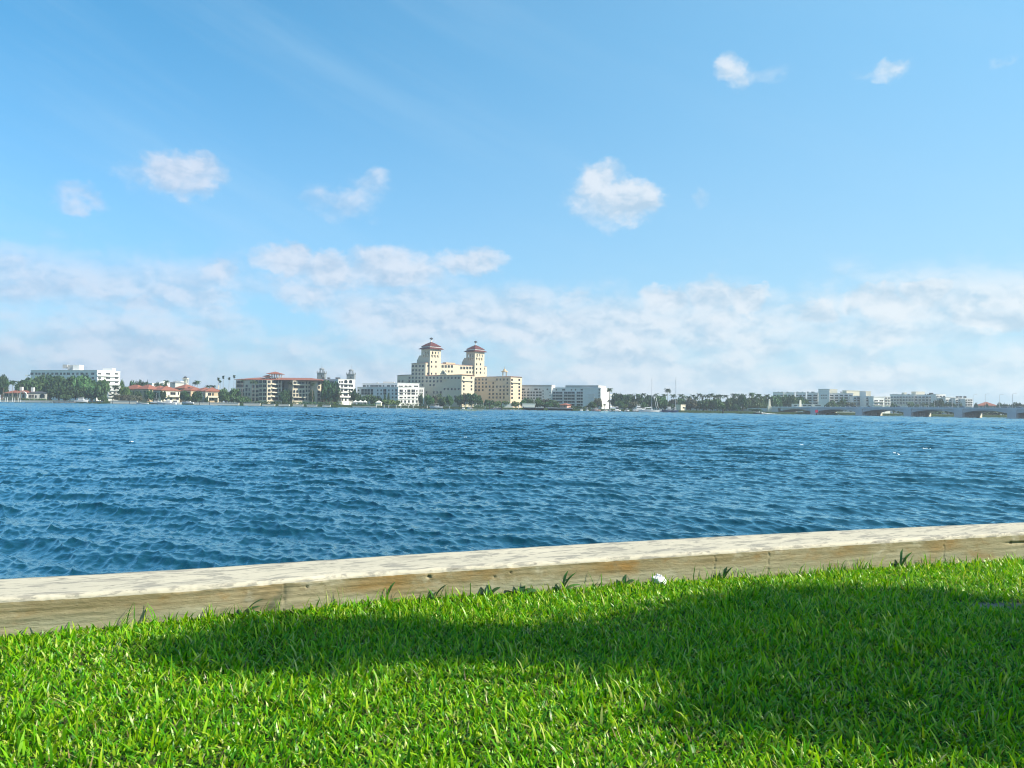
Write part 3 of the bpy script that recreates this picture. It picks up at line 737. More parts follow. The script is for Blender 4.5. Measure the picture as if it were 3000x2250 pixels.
# ---- building kit
class Face:
    def __init__(s, p0, p1):                   # p0 -> p1 runs to the right as seen from outside
        s.p0, s.p1 = Vector(p0), Vector(p1); s.d = (s.p1 - s.p0).normalized(); s.n = Vector((s.d.y, -s.d.x)); s.rz = math.atan2(s.d.y, s.d.x)
    def pt(s, px, py):
        r = ray(px, py); n3 = Vector((s.n.x, s.n.y, 0)); c = Vector((s.p0.x, s.p0.y, 0)) - CAM
        return CAM + r * (n3.dot(c) / n3.dot(r))
def gp(z, x, Y):                               # plan point under picture column x at depth Y
    p = PT(z, x, (1165 - z[1]) * z[2], Y); return Vector((p.x, p.y))
def unit_window(arch=False):
    mb = MB(); f = .045
    if not arch:
        for x0, x1, z0, z1 in ((-.5, -.5 + f, -.5, .5), (.5 - f, .5, -.5, .5), (-.5 + f, .5 - f, .5 - f, .5), (-.5 + f, .5 - f, -.5, -.5 + f), (-.014, .014, -.5 + f, .5 - f)):
            mb.box(x0, x1, -.16, .0, z0, z1, 0)
        mb.box(-.5 + f, .5 - f, -.07, .0, -.5 + f, .5 - f, 1)
    else:
        pr = [(-.5, -.5), (.5, -.5)] + [(.5 * math.cos(t), .1 + .4 * math.sin(t)) for t in np.linspace(0, math.pi, 9)]
        for sc, y0, mi in ((1, -.10, 0), (.84, -.16, 1)):
            v = [(x * sc, y0, zz * sc) for x, zz in pr] + [(x * sc, 0.0, zz * sc) for x, zz in pr]; n = len(pr)
            mb.add(v, [tuple(range(n))] + [(i, n + i, n + (i + 1) % n, (i + 1) % n) for i in range(n)], mi)
    o = mb.build("window", [M['frame'], M['glass']], world=False); me = o.data; bpy.data.objects.remove(o); return me
WIN, WARCH = unit_window(), unit_window(True)
wcount = {}
def wins(root, face, z, xs, y, w, h, arch=False, name="window"):
    for x in (xs if hasattr(xs, '__len__') else [xs]):
        px, py = Q(z, x, y); c = face.pt(px, py); hw = w / z[2] / 2; hh = h / z[2] / 2
        ww = (face.pt(px + hw, py) - face.pt(px - hw, py)).length; wh = (face.pt(px, py - hh) - face.pt(px, py + hh)).length
        n = wcount.setdefault(root.name, [0, None]); n[0] += 1
        if n[0] > 98:
            if n[1] is None: n[1] = MB()
            d, nn = face.d, face.n; q = [Vector((c.x, c.y)) + d * (sx * ww / 2) + nn * o for sx, o in ((-1, .02), (1, .02), (1, .14), (-1, .14))]
            n[1].prism([tuple(v) for v in q], c.z - wh / 2, c.z + wh / 2); continue
        o = link(name, WARCH if arch else WIN, root); o.location = (c.x - root.location.x + face.n.x * .015, c.y - root.location.y + face.n.y * .015, c.z - root.location.z)
        o.rotation_euler = (0, 0, face.rz); o.scale = (ww, 1.0, wh)
def finish_windows(root):
    n = wcount.get(root.name)
    if n and n[1]: tag(n[1].build("small_windows", M['glass'], root), kind="stuff")
def band(root, face, z, x0, x1, y0, y1, out, mat, name="balcony", gap=.02):
    a = face.pt(*Q(z, x0, (y0 + y1) / 2)); b = face.pt(*Q(z, x1, (y0 + y1) / 2)); m_ = Q(z, (x0 + x1) / 2, y0)
    zt = face.pt(*m_).z; zb = face.pt(m_[0], Q(z, 0, y1)[1]).z; n = face.n
    A, B = Vector((a.x, a.y)), Vector((b.x, b.y))
    return MB().prism([tuple(A + n * gap), tuple(A + n * out), tuple(B + n * out), tuple(B + n * gap)], zb, zt).build(name, mat, root)
def slab(root, z, x0, x1, ytop, Y0, Y1, back, mat, name="wall", ybase=None, parapet=True, z0=GZ, z1=None):
    p0, p1 = gp(z, x0, Y0), gp(z, x1, Y1); f = Face(p0, p1); n = f.n
    zt = z1 if z1 is not None else f.pt(*Q(z, (x0 + x1) / 2, ytop)).z; zb = z0 if ybase is None else f.pt(*Q(z, (x0 + x1) / 2, ybase)).z
    f.zt = zt; f.foot = [tuple(p0), tuple(p1), tuple(p1 - n * back), tuple(p0 - n * back)]
    mb = MB().prism(f.foot, zb, zt); mb.build(name, mat, root)
    if parapet:
        o = .25; q = [p0 - f.d * o + n * o, p1 + f.d * o + n * o, p1 + f.d * o - n * (back + o), p0 - f.d * o - n * (back + o)]
        MB().prism([tuple(v) for v in q], zt + .003, zt + .35).build("roof", mat, root)
    return f
def hip(root, foot, z0, h, over, mat, name="roof", frac=None, label=None):
    p = [Vector(v) for v in foot]; c = sum(p, Vector((0, 0))) / 4; q = []
    d = (p[1] - p[0]).normalized(); n = Vector((d.y, -d.x)); W_ = (p[1] - p[0]).length + 2 * over; D_ = (p[2] - p[1]).length + 2 * over
    P4 = [c + d * (sx * W_ / 2) + n * (sy * D_ / 2) for sx, sy in ((-1, 1), (1, 1), (1, -1), (-1, -1))]
    if W_ > D_: r0, r1 = c - d * ((W_ - D_) / 2 + .01), c + d * ((W_ - D_) / 2 + .01); fs = [(4, 5, 9, 8), (5, 6, 9), (6, 7, 8, 9), (7, 4, 8)]
    else: r0, r1 = c + n * ((D_ - W_) / 2 + .01), c - n * ((D_ - W_) / 2 + .01); fs = [(4, 5, 8), (5, 6, 9, 8), (6, 7, 9), (7, 4, 8, 9)]
    if frac: h = h / (1 if not frac else 1)
    vs = [(v.x, v.y, z0) for v in P4] + [(v.x, v.y, z0 + .25) for v in P4] + [(r0.x, r0.y, z0 + .25 + h), (r1.x, r1.y, z0 + .25 + h)]
    o = MB().add(vs, [(3, 2, 1, 0), (0, 1, 5, 4), (1, 2, 6, 5), (2, 3, 7, 6), (3, 0, 4, 7)] + fs).build(name, mat, root)
    return o
def bld(z, x, Y, name, label, cat="building", group=None):
    p = gp(z, x, Y); return empty(name, (p.x, p.y, GZ), 0, label, cat, group)
def roofbox(root, z, x0, x1, y0, y1, Y, dep, mat, name="rooftop_box"):
    a, b = PT(z, x0, y0, Y), PT(z, x1, y1, Y)
    return MB().box(a.x, b.x, Y, Y + dep, b.z, a.z).build(name, mat, root)

# ---- white condominium at far left
b = bld(Z1, 1200, 760, "condominium", "white six storey condominium with flat roof behind the dark trees at far left", "building")
f = slab(b, Z1, 485, 1558, 250, 785, 755, 18, M['white'])
wins(b, f, Z1, [590, 640, 780, 850, 990, 1045, 1185, 1255, 1405], 303, 36, 34); wins(b, f, Z1, [520, 705, 920, 1110, 1330, 1505], 303, 52, 36)
wins(b, f, Z1, [1505, 1400], 372, 40, 34)
f = slab(b, Z1, 1562, 1935, 262, 755, 775, 22, M['white'])
for y in (305, 375, 442, 508, 570, 630):
    wins(b, f, Z1, [1612, 1885], y, 50, 26); wins(b, f, Z1, 1750, y, 75, 26); band(b, f, Z1, 1566, 1932, y + 18, y + 44, 1.3, M['white'])
roofbox(b, Z1, 1180, 1282, 158, 246, 770, 8, M['white']); roofbox(b, Z1, 1095, 1180, 165, 250, 772, 8, M['grey']); roofbox(b, Z1, 1015, 1085, 155, 215, 775, 5, M['grey'], "water_tank")
roofbox(b, Z1, 1665, 1815, 212, 265, 772, 7, M['white']); band(b, Face(gp(Z1, 415, 786), gp(Z1, 486, 786)), Z1, 418, 484, 320, 342, 1.2, M['white'])

# ---- arched house under the palms, far left
b = bld(ZA, 760, 616, "house", "low cream house with red tile roof, two white chimneys and a large arch", "house")
f = slab(b, ZA, 130, 900, 690, 618, 614, 10, M['tan'], parapet=False); rf = hip(b, f.foot, f.zt + .01, 2.2, .5, M['terra'])
wins(b, f, ZA, [180, 240, 340, 480, 560], 745, 60, 80); wins(b, f, ZA, 765, 775, 75, 130, True)
for x0, x1 in ((690, 715), (815, 838)): band(b, f, ZA, x0, x1, 720, 850, .3, M['white'], "arch_jamb")
arc = MB(); 
for t0, t1 in zip(np.linspace(0, math.pi, 11)[:-1], np.linspace(0, math.pi, 11)[1:]):
    q = []
    for rr_x, t in ((130, t0), (130, t1), (105, t1), (105, t0)):
        p = f.pt(*Q(ZA, 770 + rr_x * math.cos(t), 760 - rr_x * 1.0 * math.sin(t))); q.append(p)
    n = f.n; arc.add([(p.x + n.x * o, p.y + n.y * o, p.z) for o in (.05, .9) for p in q], [(4, 5, 6, 7), (0, 1, 5, 4), (1, 2, 6, 5), (2, 3, 7, 6), (3, 0, 4, 7), (3, 2, 1, 0)])
band(b, f, ZA, 865, 892, 760, 850, .9, M['white'], "arch_jamb"); band(b, f, ZA, 640, 667, 760, 850, .9, M['white'], "arch_jamb"); arc.build("arch", M['white'], b)
f2 = slab(b, ZA, 905, 1500, 690, 614, 618, 8, M['grey'], parapet=False); hip(b, f2.foot, f2.zt + .012, 1.4, .4, M['dark'])
wins(b, f2, ZA, [980, 1060], 780, 80, 110); wins(b, f2, ZA, 1165, 790, 60, 110, True); wins(b, f2, ZA, 1370, 770, 190, 160, True)
roofbox(rf, ZA, 1005, 1085, 497, 640, 618, 1.6, M['white'], "chimney"); roofbox(rf, ZA, 640, 720, 480, 600, 620, 1.6, M['white'], "chimney")

# ---- houses between the dark trees and the red roofed apartments
b = bld(Z2, 180, 690, "house", "narrow white house with balconies below the white condominium's end", "house")
f = slab(b, Z2, 95, 290, 505, 690, 695, 12, M['white'])
for y in (545, 610, 655): wins(b, f, Z2, [130, 200, 255], y, 34, 30); band(b, f, Z2, 110, 285, y + 20, y + 34, 1.1, M['white'])
b = bld(Z2, 400, 665, "house", "tan house with low red hip roof half hidden by palms", "house")
f = slab(b, Z2, 300, 560, 560, 672, 665, 14, M['tan'], parapet=False); hip(b, f.foot, f.zt + .01, 4.2, .7, M['terra']); wins(b, f, Z2, [345, 420, 500], 610, 34, 44); wins(b, f, Z2, [345, 420, 500], 680, 34, 40)
b = bld(Z2, 640, 660, "house", "peach coloured house with red roof left of the cream balcony house", "house")
f = slab(b, Z2, 530, 735, 555, 665, 658, 13, M['tan'], parapet=False); hip(b, f.foot, f.zt + .01, 4.0, .6, M['terra']); wins(b, f, Z2, [565, 620, 690], 600, 34, 44, True); wins(b, f, Z2, [565, 620, 690], 665, 34, 40)
b = bld(Z2, 800, 668, "house", "tan stucco house with pyramid tile roof set behind dark garden trees", "house")
f = slab(b, Z2, 730, 935, 560, 668, 664, 14, M['tan'], parapet=False); hip(b, f.foot, f.zt + .01, 3.4, .6, M['terra']); wins(b, f, Z2, [780, 860], 605, 36, 44)
b = bld(ZB, 1000, 645, "villa", "cream villa with broad red roof and long upstairs balcony behind the moored white boats", "house")
f = slab(b, ZB, 640, 1310, 548, 640, 652, 15, M['pale'], parapet=False); hip(b, f.foot, f.zt + .01, 3.7, .8, M['terra'])
wins(b, f, ZB, 1065, 650, 200, 105); wins(b, f, ZB, 1265, 650, 45, 110); wins(b, f, ZB, [820, 1000, 1230], 840, 90, 90); wins(b, f, ZB, 720, 680, 60, 120); band(b, f, ZB, 900, 1310, 712, 778, 2.2, M['pale'])
b = bld(ZB, 1260, 685, "house", "salmon roofed house rising behind the cream villa", "house")
f = slab(b, ZB, 1090, 1480, 470, 690, 684, 16, M['tan'], parapet=False); hip(b, f.foot, f.zt + .01, 3.6, .8, M['terra']); wins(b, f, ZB, [1180, 1300, 1420], 520, 60, 60)
b = bld(ZB, 1520, 655, "house", "grey shaded house with pyramid tile roof between two garden tree clumps", "house")
f = slab(b, ZB, 1330, 1700, 545, 664, 654, 15, M['tan'], parapet=False); hip(b, f.foot, f.zt + .01, 3.0, .6, M['terra']); wins(b, f, ZB, [1420, 1560, 1650], 640, 70, 110); wins(b, f, ZB, [1420, 1560], 840, 90, 130)
b = bld(ZB, 1920, 655, "house", "shaded house with tile roof joined left of the lit two storey villa", "house")
f = slab(b, ZB, 1720, 2095, 560, 664, 652, 15, M['tan'], parapet=False); hip(b, f.foot, f.zt + .01, 3.0, .6, M['terra']); wins(b, f, ZB, [1800, 1950], 640, 90, 120); wins(b, f, ZB, [1800, 1950], 850, 120, 130)
b = bld(Z2, 1800, 640, "villa", "sunlit cream two storey villa with brown tile roof and terrace beside the dark tree clump", "house")
f0 = slab(b, Z2, 1600, 1668, 592, 652, 640, 10, M['tan'], parapet=False); wins(b, f0, Z2, 1635, 640, 26, 50)
f = slab(b, Z2, 1670, 1945, 594, 640, 648, 13, M['pale'], parapet=False); rf = hip(b, f.foot, f.zt + .012, 3.4, .8, M['terra']); roofbox(rf, Z2, 1868, 1882, 490, 545, 648, 1.2, M['pale'], "chimney")
for x in (1735, 1804, 1884): wins(b, f, Z2, x, 636, 54, 50)
band(b, f, Z2, 1700, 1982, 668, 692, 2.4, M['pale'], "terrace")
for x in (1740, 1785, 1835, 1905): wins(b, f, Z2, x, 718, 30, 46)
band(b, f, Z2, 1700, 1715, 693, 745, 2.3, M['pale'], "column"); band(b, f, Z2, 1855, 1872, 693, 745, 2.3, M['pale'], "column"); band(b, f, Z2, 1955, 1975, 693, 745, 2.3, M['pale'], "column")
b = bld(ZB, 1480, 780, "belvedere_tower", "grey open topped belvedere tower rising above the salmon roof", "tower")
a_ = PT(ZB, 1415, 130, 780); c_ = PT(ZB, 1550, 300, 780); MB().box(a_.x, c_.x, 780, 785, GZ, c_.z + 1).build("shaft", M['grey'], b)
for i in range(4):
    xx = a_.x + .3 + i * (c_.x - a_.x - .6) / 3; MB().box(xx - .25, xx + .25, 780.2, 780.8, c_.z + 1.003, a_.z).build("column", M['pale'], b); MB().box(xx - .25, xx + .25, 784.2, 784.8, c_.z + 1.003, a_.z).build("column", M['pale'], b)
MB().box(a_.x - .4, c_.x + .4, 779.6, 785.4, a_.z + .003, a_.z + .8).build("cornice", M['pale'], b); MB().lathe((a_.x * .6 + c_.x * .4), 782.5, [(2.0, a_.z + .81), (1.9, a_.z + 1.8), (.9, a_.z + 2.6), (.1, a_.z + 2.9)], 8).build("roof", M['dark'], b)
for x0, x1, yt, yb, nm in ((520, 720, 185, 285, "left of the round palm"), (1160, 1335, 205, 310, "behind the salmon roofed house")):
    b = bld(ZB, (x0 + x1) / 2, 800, "pavilion", f"white pyramid roofed pavilion peeking over the houses {nm}", "building")
    f = slab(b, ZB, x0 + 20, x1 - 20, yb, 800, 797, 9, M['white'], parapet=False); hip(b, f.foot, f.zt + .01, (yb - yt) / ZB[2] * 800 / FPX, .6, M['white'])
b = bld(ZB, 1040, 770, "house", "small grey house with slate gable showing between the two white pyramids", "house")
f = slab(b, ZB, 945, 1135, 260, 772, 768, 10, M['grey'], parapet=False); hip(b, f.foot, f.zt + .01, 1.8, .5, M['bluegrey']); wins(b, f, ZB, [1070, 1110], 290, 24, 40)
b = bld(ZB, 215, 760, "house", "distant white flat roofed house between green trees above the tan houses", "house")
f = slab(b, ZB, 140, 300, 283, 760, 758, 10, M['white']); wins(b, f, ZB, [180, 240], 320, 30, 25)

# ---- red roofed apartments
b = bld(Z3, 980, 640, "apartment_building", "four storey cream apartment building with long red tile roof and rooftop belvedere", "building")
fs_ = []
def sec(x0, x1, yt, Y0, Y1, mat=M['sandy']): 
    f = slab(b, Z3, x0, x1, yt, Y0, Y1, 16, mat, parapet=False); fs_.append(f); return f
f = sec(350, 813, 372, 655, 643)
wins(b, f, Z3, 425, 397, 100, 42); wins(b, f, Z3, 420, 455, 112, 44); wins(b, f, Z3, [378, 408, 440, 470], 522, 22, 50, True); wins(b, f, Z3, [378, 408, 440, 470], 577, 22, 46); wins(b, f, Z3, 420, 630, 70, 34)
wins(b, f, Z3, 518, 455, 34, 40, True); wins(b, f, Z3, [514], 508, 30, 46); wins(b, f, Z3, [514, 555], 577, 26, 44); wins(b, f, Z3, 555, 508, 18, 44)
for y in (395, 465, 540, 600, 655): wins(b, f, Z3, [612, 672], y, 44, 48)
for y in (393, 455, 520, 578, 640): wins(b, f, Z3, 722, y, 42, 44, y == 520); wins(b, f, Z3, 782, y, 54, 44, y == 520)
for y in (485, 550, 610): band(b, f, Z3, 355, 800, y - 3, y + 3, .35, M['pale'], "ledge")
f = sec(815, 1028, 374, 643, 652)
for y in (395, 455, 520, 573, 640): wins(b, f, Z3, 848, y, 42, 42, y == 520); wins(b, f, Z3, 932, y, 92, 44); wins(b, f, Z3, 1001, y, 24, 42)
for y in (430, 492, 552, 612): band(b, f, Z3, 884, 982, y - 6, y + 8, 1.4, M['pale'])
f = sec(1030, 1188, 378, 662, 655, M['grey'])  # recessed bay of the cream front, its shade put into a grey colour
for y in (410, 460, 520, 580, 640): wins(b, f, Z3, [1056, 1165], y, 34, 44)
f = sec(1190, 1449, 380, 643, 650)
wins(b, f, Z3, 1228, 408, 44, 38); wins(b, f, Z3, 1320, 408, 100, 38); wins(b, f, Z3, 1285, 470, 172, 40); wins(b, f, Z3, [1217, 1262, 1307, 1353], 536, 34, 46, True); wins(b, f, Z3, [1217, 1262, 1307, 1353], 592, 32, 42); wins(b, f, Z3, 1285, 648, 172, 44)
for y in (410, 473, 527, 590, 643): wins(b, f, Z3, [1397, 1437], y, 24, 40)
for y in (438, 622): band(b, f, Z3, 1194, 1382, y - 6, y + 6, 1.4, M['pale'])
f = sec(1451, 1548, 385, 660, 655)
for y in (412, 480, 535, 590, 645): wins(b, f, Z3, 1500, y, 70, 40)
for y in (446, 625): band(b, f, Z3, 1455, 1546, y - 6, y + 6, 1.3, M['pale'])
f = sec(1550, 1610, 386, 645, 648)
for y in (412, 475, 540, 592, 650): wins(b, f, Z3, 1576, y, 36, 42, y == 540)
p0, p1 = gp(Z3, 340, 652), gp(Z3, 1618, 642); fr_ = Face(p0, p1)
zt_ = max(f.zt for f in fs_)
hip(b, [tuple(p0), tuple(p1), tuple(p1 - fr_.n * 30), tuple(p0 - fr_.n * 30)], zt_ + .02, 2.3, .6, M['terra'])
for x0, x1, yr, ye, yb in ((818, 1005, 230, 266, 330), (765, 858, 284, 305, 335)):
    q0, q1 = gp(Z3, x0 + 22, 655), gp(Z3, x1 - 22, 655); zr = PT(Z3, 0, ye, 655).z; zb_ = zt_ + 1; wd_ = (q1 - q0).length; big_ = x1 > 900
    for sx in np.linspace(0, 1, 5 if big_ else 3):
        for sy in (0, 1): xx = q0.x + sx * wd_; yy = 655 + sy * wd_; MB().box(xx - .25, xx + .25, yy - .25, yy + .25, zb_, zr).build("column", M['pale'], b)
    if not big_: MB().box(q0.x + .3, q1.x - .3, 655.3, 655 + wd_ - .3, zb_, zr - .1).build("turret", M['pale'], b)
    hip(b, [(q0.x, 655), (q1.x, 655), (q1.x, 655 + wd_), (q0.x, 655 + wd_)], zr + .003, (ye - yr) / Z3[2] * 655 / FPX, 2.0, M['terra'], "belvedere_roof")
finish_windows(b)
b = bld(Z3, 1860, 645, "apartment_building", "white topped apartment building with two arches at its top corner", "building")
f = slab(b, Z3, 1614, 1860, 362, 662, 648, 18, M['white'])
for y in (400, 460, 515, 575, 640): wins(b, f, Z3, [1640, 1670, 1700, 1730, 1760, 1790, 1825], y, 22, 42)
for y in (432, 548, 608): band(b, f, Z3, 1620, 1855, y - 4, y + 4, .9, M['white'], "ledge")
f = slab(b, Z3, 1862, 2092, 362, 648, 658, 18, M['white'])
wins(b, f, Z3, [1885, 1907, 1929], 400, 15, 36); wins(b, f, Z3, [1976, 2046], 392, 54, 56, True)
for y in (455, 517): wins(b, f, Z3, 1976, y, 52, 38); wins(b, f, Z3, [2032, 2068], y, 28, 36); wins(b, f, Z3, 1920, y, 26, 60)
wins(b, f, Z3, 1975, 585, 60, 34); wins(b, f, Z3, [1890, 1925, 1975, 2030], 655, 26, 44); wins(b, f, Z3, 2045, 585, 50, 34)
for y in (426, 488, 550, 620): band(b, f, Z3, 1868, 2090, y - 6, y + 6, 1.2, M['white'])
for x in (1640, 1720, 1840, 1870): roofbox(b, Z3, x - 16, x + 16, 330, 352, 662, 3, M['dark'], "rooftop_unit")

# ---- twin bell towers far behind
for cx, y0, y1, y2, nm in ((1622, 195, 265, 350, "left"), (2054, 215, 285, 370, "right")):
    Yt = 900; b = bld(Z3, cx, Yt, "bell_tower", f"distant grey stone bell tower with open lantern, {'above the red roof end' if nm == 'left' else 'behind the white topped apartments'}", "tower", "twin bell towers")
    p = PT(Z3, cx, y1, Yt); pt_ = PT(Z3, cx, y0, Yt); s = 4.3
    MB().box(p.x - s, p.x + s, Yt - s, Yt + s, GZ, p.z - .5).build("shaft", M['bluegrey'], b); MB().box(p.x - s - .5, p.x + s + .5, Yt - s - .5, Yt + s + .5, p.z - .497, p.z + .3).build("cornice", M['bluegrey'], b)
    for sx in (-1, 1):
        for sy in (-1, 1): MB().lathe(p.x + sx * 4.2, Yt + sy * 4.2, [(.5, p.z + .303), (.45, p.z + 1.6), (.05, p.z + 2.6)], 6).build("pinnacle", M['bluegrey'], b)
    for k in range(6): t = k * math.pi / 3 + .3; MB().lathe(p.x + 2.2 * math.cos(t), Yt + 2.2 * math.sin(t), [(.4, p.z + .303), (.34, pt_.z - 1.6)], 6).build("column", M['bluegrey'], b)
    MB().lathe(p.x, Yt, [(2.9, pt_.z - 1.597), (2.9, pt_.z - .9), (2.3, pt_.z - .1), (.9, pt_.z + .5), (.12, pt_.z + .7), (.05, pt_.z + 7)], 12).build("lantern_roof", M['bluegrey'], b)
    f = Face((p.x - s, Yt - s), (p.x + s, Yt - s)); wins(b, f, Z3, cx, (y1 + y2) / 2, 18, 40, True)

# ---- white apartments in front of the hotel
b = bld(Z4, 1160, 640, "apartment_building", "white five storey apartment building with set back top floor left of the tall cream hotel", "building")
f = slab(b, Z4, 205, 1150, 750, 660, 642, 18, M['white'])
for y, h in ((820, 66), (890, 56)): wins(b, f, Z4, [335, 405, 475, 550], y, 58, h); wins(b, f, Z4, 850, y, 72, h)
for y in (818, 895): wins(b, f, Z4, [245, 685, 765, 945, 1030], y, 32, 42); wins(b, f, Z4, 1112, y, 40, 56)
wins(b, f, Z4, [945, 1030, 1112], 980, 36, 40)
p = [Vector(v) for v in f.foot]; g = Face(gp(Z4, 330, 664), gp(Z4, 1132, 648)); g2 = slab(b, Z4, 330, 1132, 665, 664, 648, 14, M['white'], z0=f.zt + .36)
wins(b, g2, Z4, [375, 545, 660, 740, 935, 1030], 716, 66, 34); wins(b, g2, Z4, [455, 600, 820, 1105], 716, 36, 34)
f = slab(b, Z4, 1154, 1755, 755, 642, 656, 18, M['white'])
for y, h in ((830, 68), (895, 46)): wins(b, f, Z4, 1227, y, 80, h); wins(b, f, Z4, 1405, y, 72, h); wins(b, f, Z4, 1505, y, 84, h); wins(b, f, Z4, [1327, 1590], y, 28, 40); wins(b, f, Z4, [1664, 1710], y, 26, h)
wins(b, f, Z4, 1225, 985, 76, 36); wins(b, f, Z4, [1320, 1587, 1664, 1710], 985, 38, 36); wins(b, f, Z4, [1405, 1500], 985, 62, 36); wins(b, f, Z4, [1235, 1320, 1405, 1500, 1587, 1652, 1702], 1075, 42, 58)
for y in (865, 940, 1025): band(b, f, Z4, 1165, 1745, y - 3, y + 3, .4, M['white'], "ledge")
g2 = slab(b, Z4, 1140, 1640, 660, 648, 658, 12, M['white'], z0=f.zt + .36); wins(b, g2, Z4, [1215, 1570], 722, 106, 32); wins(b, g2, Z4, [1340, 1430], 722, 76, 32)
for x0, x1, y0 in ((640, 700, 636), (810, 1060, 615), (1080, 1130, 640)): roofbox(b, Z4, x0, x1, y0, 664, 668, 4, M['grey'], "rooftop_unit")
finish_windows(b)

# ---- the twin towered hotel
C1 = gp(Z5, 1115, 640); s2 = math.sqrt(.5); DL, DR = Vector((-s2, s2)), Vector((s2, s2)); NL, NR = Vector((-s2, -s2)), Vector((s2, -s2))
b = empty("hotel", (C1.x, C1.y, GZ), 0, "large cream hotel with two red roofed square towers and long wings", "hotel")
def HT(z, x, y, P): return (PT(z, x, y, P.y)).z
LW, LS, LT = 14.2, 47.9, 68.0                     # wing width, wing length, far side of the main slab
def foot(o, l0, l1, r0, r1): return [tuple(o + DL * l1 + DR * r0), tuple(o + DL * l0 + DR * r0), tuple(o + DL * l0 + DR * r1), tuple(o + DL * l1 + DR * r1)]
zW = HT(Z5, 1115, 676, C1); C2 = C1 + DL * LS; zS = HT(Z5, 555, 492, C2)
C3 = C1 + DR * 57.3; zW2 = HT(Z5, 1865, 702, C3)
def eave(ft, z0, mat, o=.7, h=.5, name="roof"):
    c = sum((Vector(v) for v in ft), Vector((0, 0))) / 4; q = [tuple(Vector(v) + (Vector(v) - c).normalized() * o) for v in ft]
    return MB().prism(q, z0 + .003, z0 + h, 0, [tuple(Vector(v) + (Vector(v) - c).normalized() * (-1.2)) for v in ft]).build(name, mat, b)
F1 = foot(C1, 0, LS, 0, LW); MB().prism(F1, GZ, zW).build("wing_wall", M['cream'], b); eave(F1, zW, M['terra'], .7, .5)
F2 = foot(C3, 0, LS, 0, LW); MB().prism(F2, GZ, zW2).build("wing_wall", M['rose'], b); eave(F2, zW2, M['eave'], .7, .5)  # right wing: bounce light from the facing wing is in the wall colour
F3 = foot(C1, LS + .003, LT, .0, 73); MB().prism(F3, GZ, zS).build("main_wall", M['cream'], b); eave(F3, zS, M['eave'], .6, .5)
F4 = foot(C1, LT + .003, 88.6, .0, 30); zR = HT(Z5, 200, 682, C1 + DL * 80); MB().prism(F4, GZ, zR).build("rear_wing_wall", M['cream'], b); eave(F4, zR, M['dark'], .5, .6)
fL = Face(C1 + DL * 88.6, C1); fR = Face(C1, C1 + DR * LW); gL = Face(C3 + DL * LS, C3); gR = Face(C3, C3 + DR * LW); fS = Face(C2, C2 + DR * 73)
w_, h_ = 26, 34
for y, xs in ((540, [370, 421, 475, 525]), (605, [370, 421, 470, 521]), (660, [368, 420, 470, 520]), (720, [315, 368, 420, 470, 520, 582, 637, 692, 748, 803, 860, 915, 970, 1025, 1078]),
              (775, [155, 208, 312, 368, 420, 470, 520, 582, 637, 692, 748, 803]), (832, [516, 637, 692]), (895, [855, 912, 968, 1020, 1075]), (945, [578, 690, 743, 800]), (1010, [1018, 1075]), (1070, [1018])): wins(b, fL, Z5, xs, y, w_ + (4 if y == 540 else 0), h_)
for y in (720, 785, 845, 897): wins(b, fR, Z5, [1152, 1270], y, 22, 34)
band(b, fR, Z5, 1132, 1292, 755, 772, .9, M['cream'])
for y, xs in ((545, [780, 825, 872, 920, 968]), (568, [1113, 1158, 1205, 1252, 1296]), (622, [773, 870, 920, 968]), (634, [1205, 1250, 1296]), (578, [1468]), (648, [1460]), (535, [600]), (657, [595])): wins(b, fS, Z5, xs, y, 34 if y in (545, 568) else 24, 42 if y in (545, 568) else 32)
for y, xs in ((748, [1338, 1390, 1445, 1498, 1665, 1718, 1772, 1826]), (802, [1338, 1390, 1445, 1498, 1608, 1826]), (858, [1338, 1390, 1445, 1498, 1552, 1608, 1663, 1718, 1772, 1826]),
              (912, [1338, 1390, 1445, 1552, 1605, 1716, 1770, 1826]), (970, [1550, 1605, 1661, 1716, 1770, 1826]), (1025, [1550, 1605, 1661, 1716, 1770])): wins(b, gL, Z5, xs, y, 24, 32)
for y in (752, 812, 864, 918, 972, 1028): wins(b, gR, Z5, [1896, 2008], y, 24, 32)
band(b, gL, Z5, 1530, 1642, 768, 778, 1.0, M['cream']); band(b, gR, Z5, 1884, 2026, 786, 800, .9, M['cream']); band(b, fL, Z5, 770, 885, 738, 746, 1.0, M['cream'])
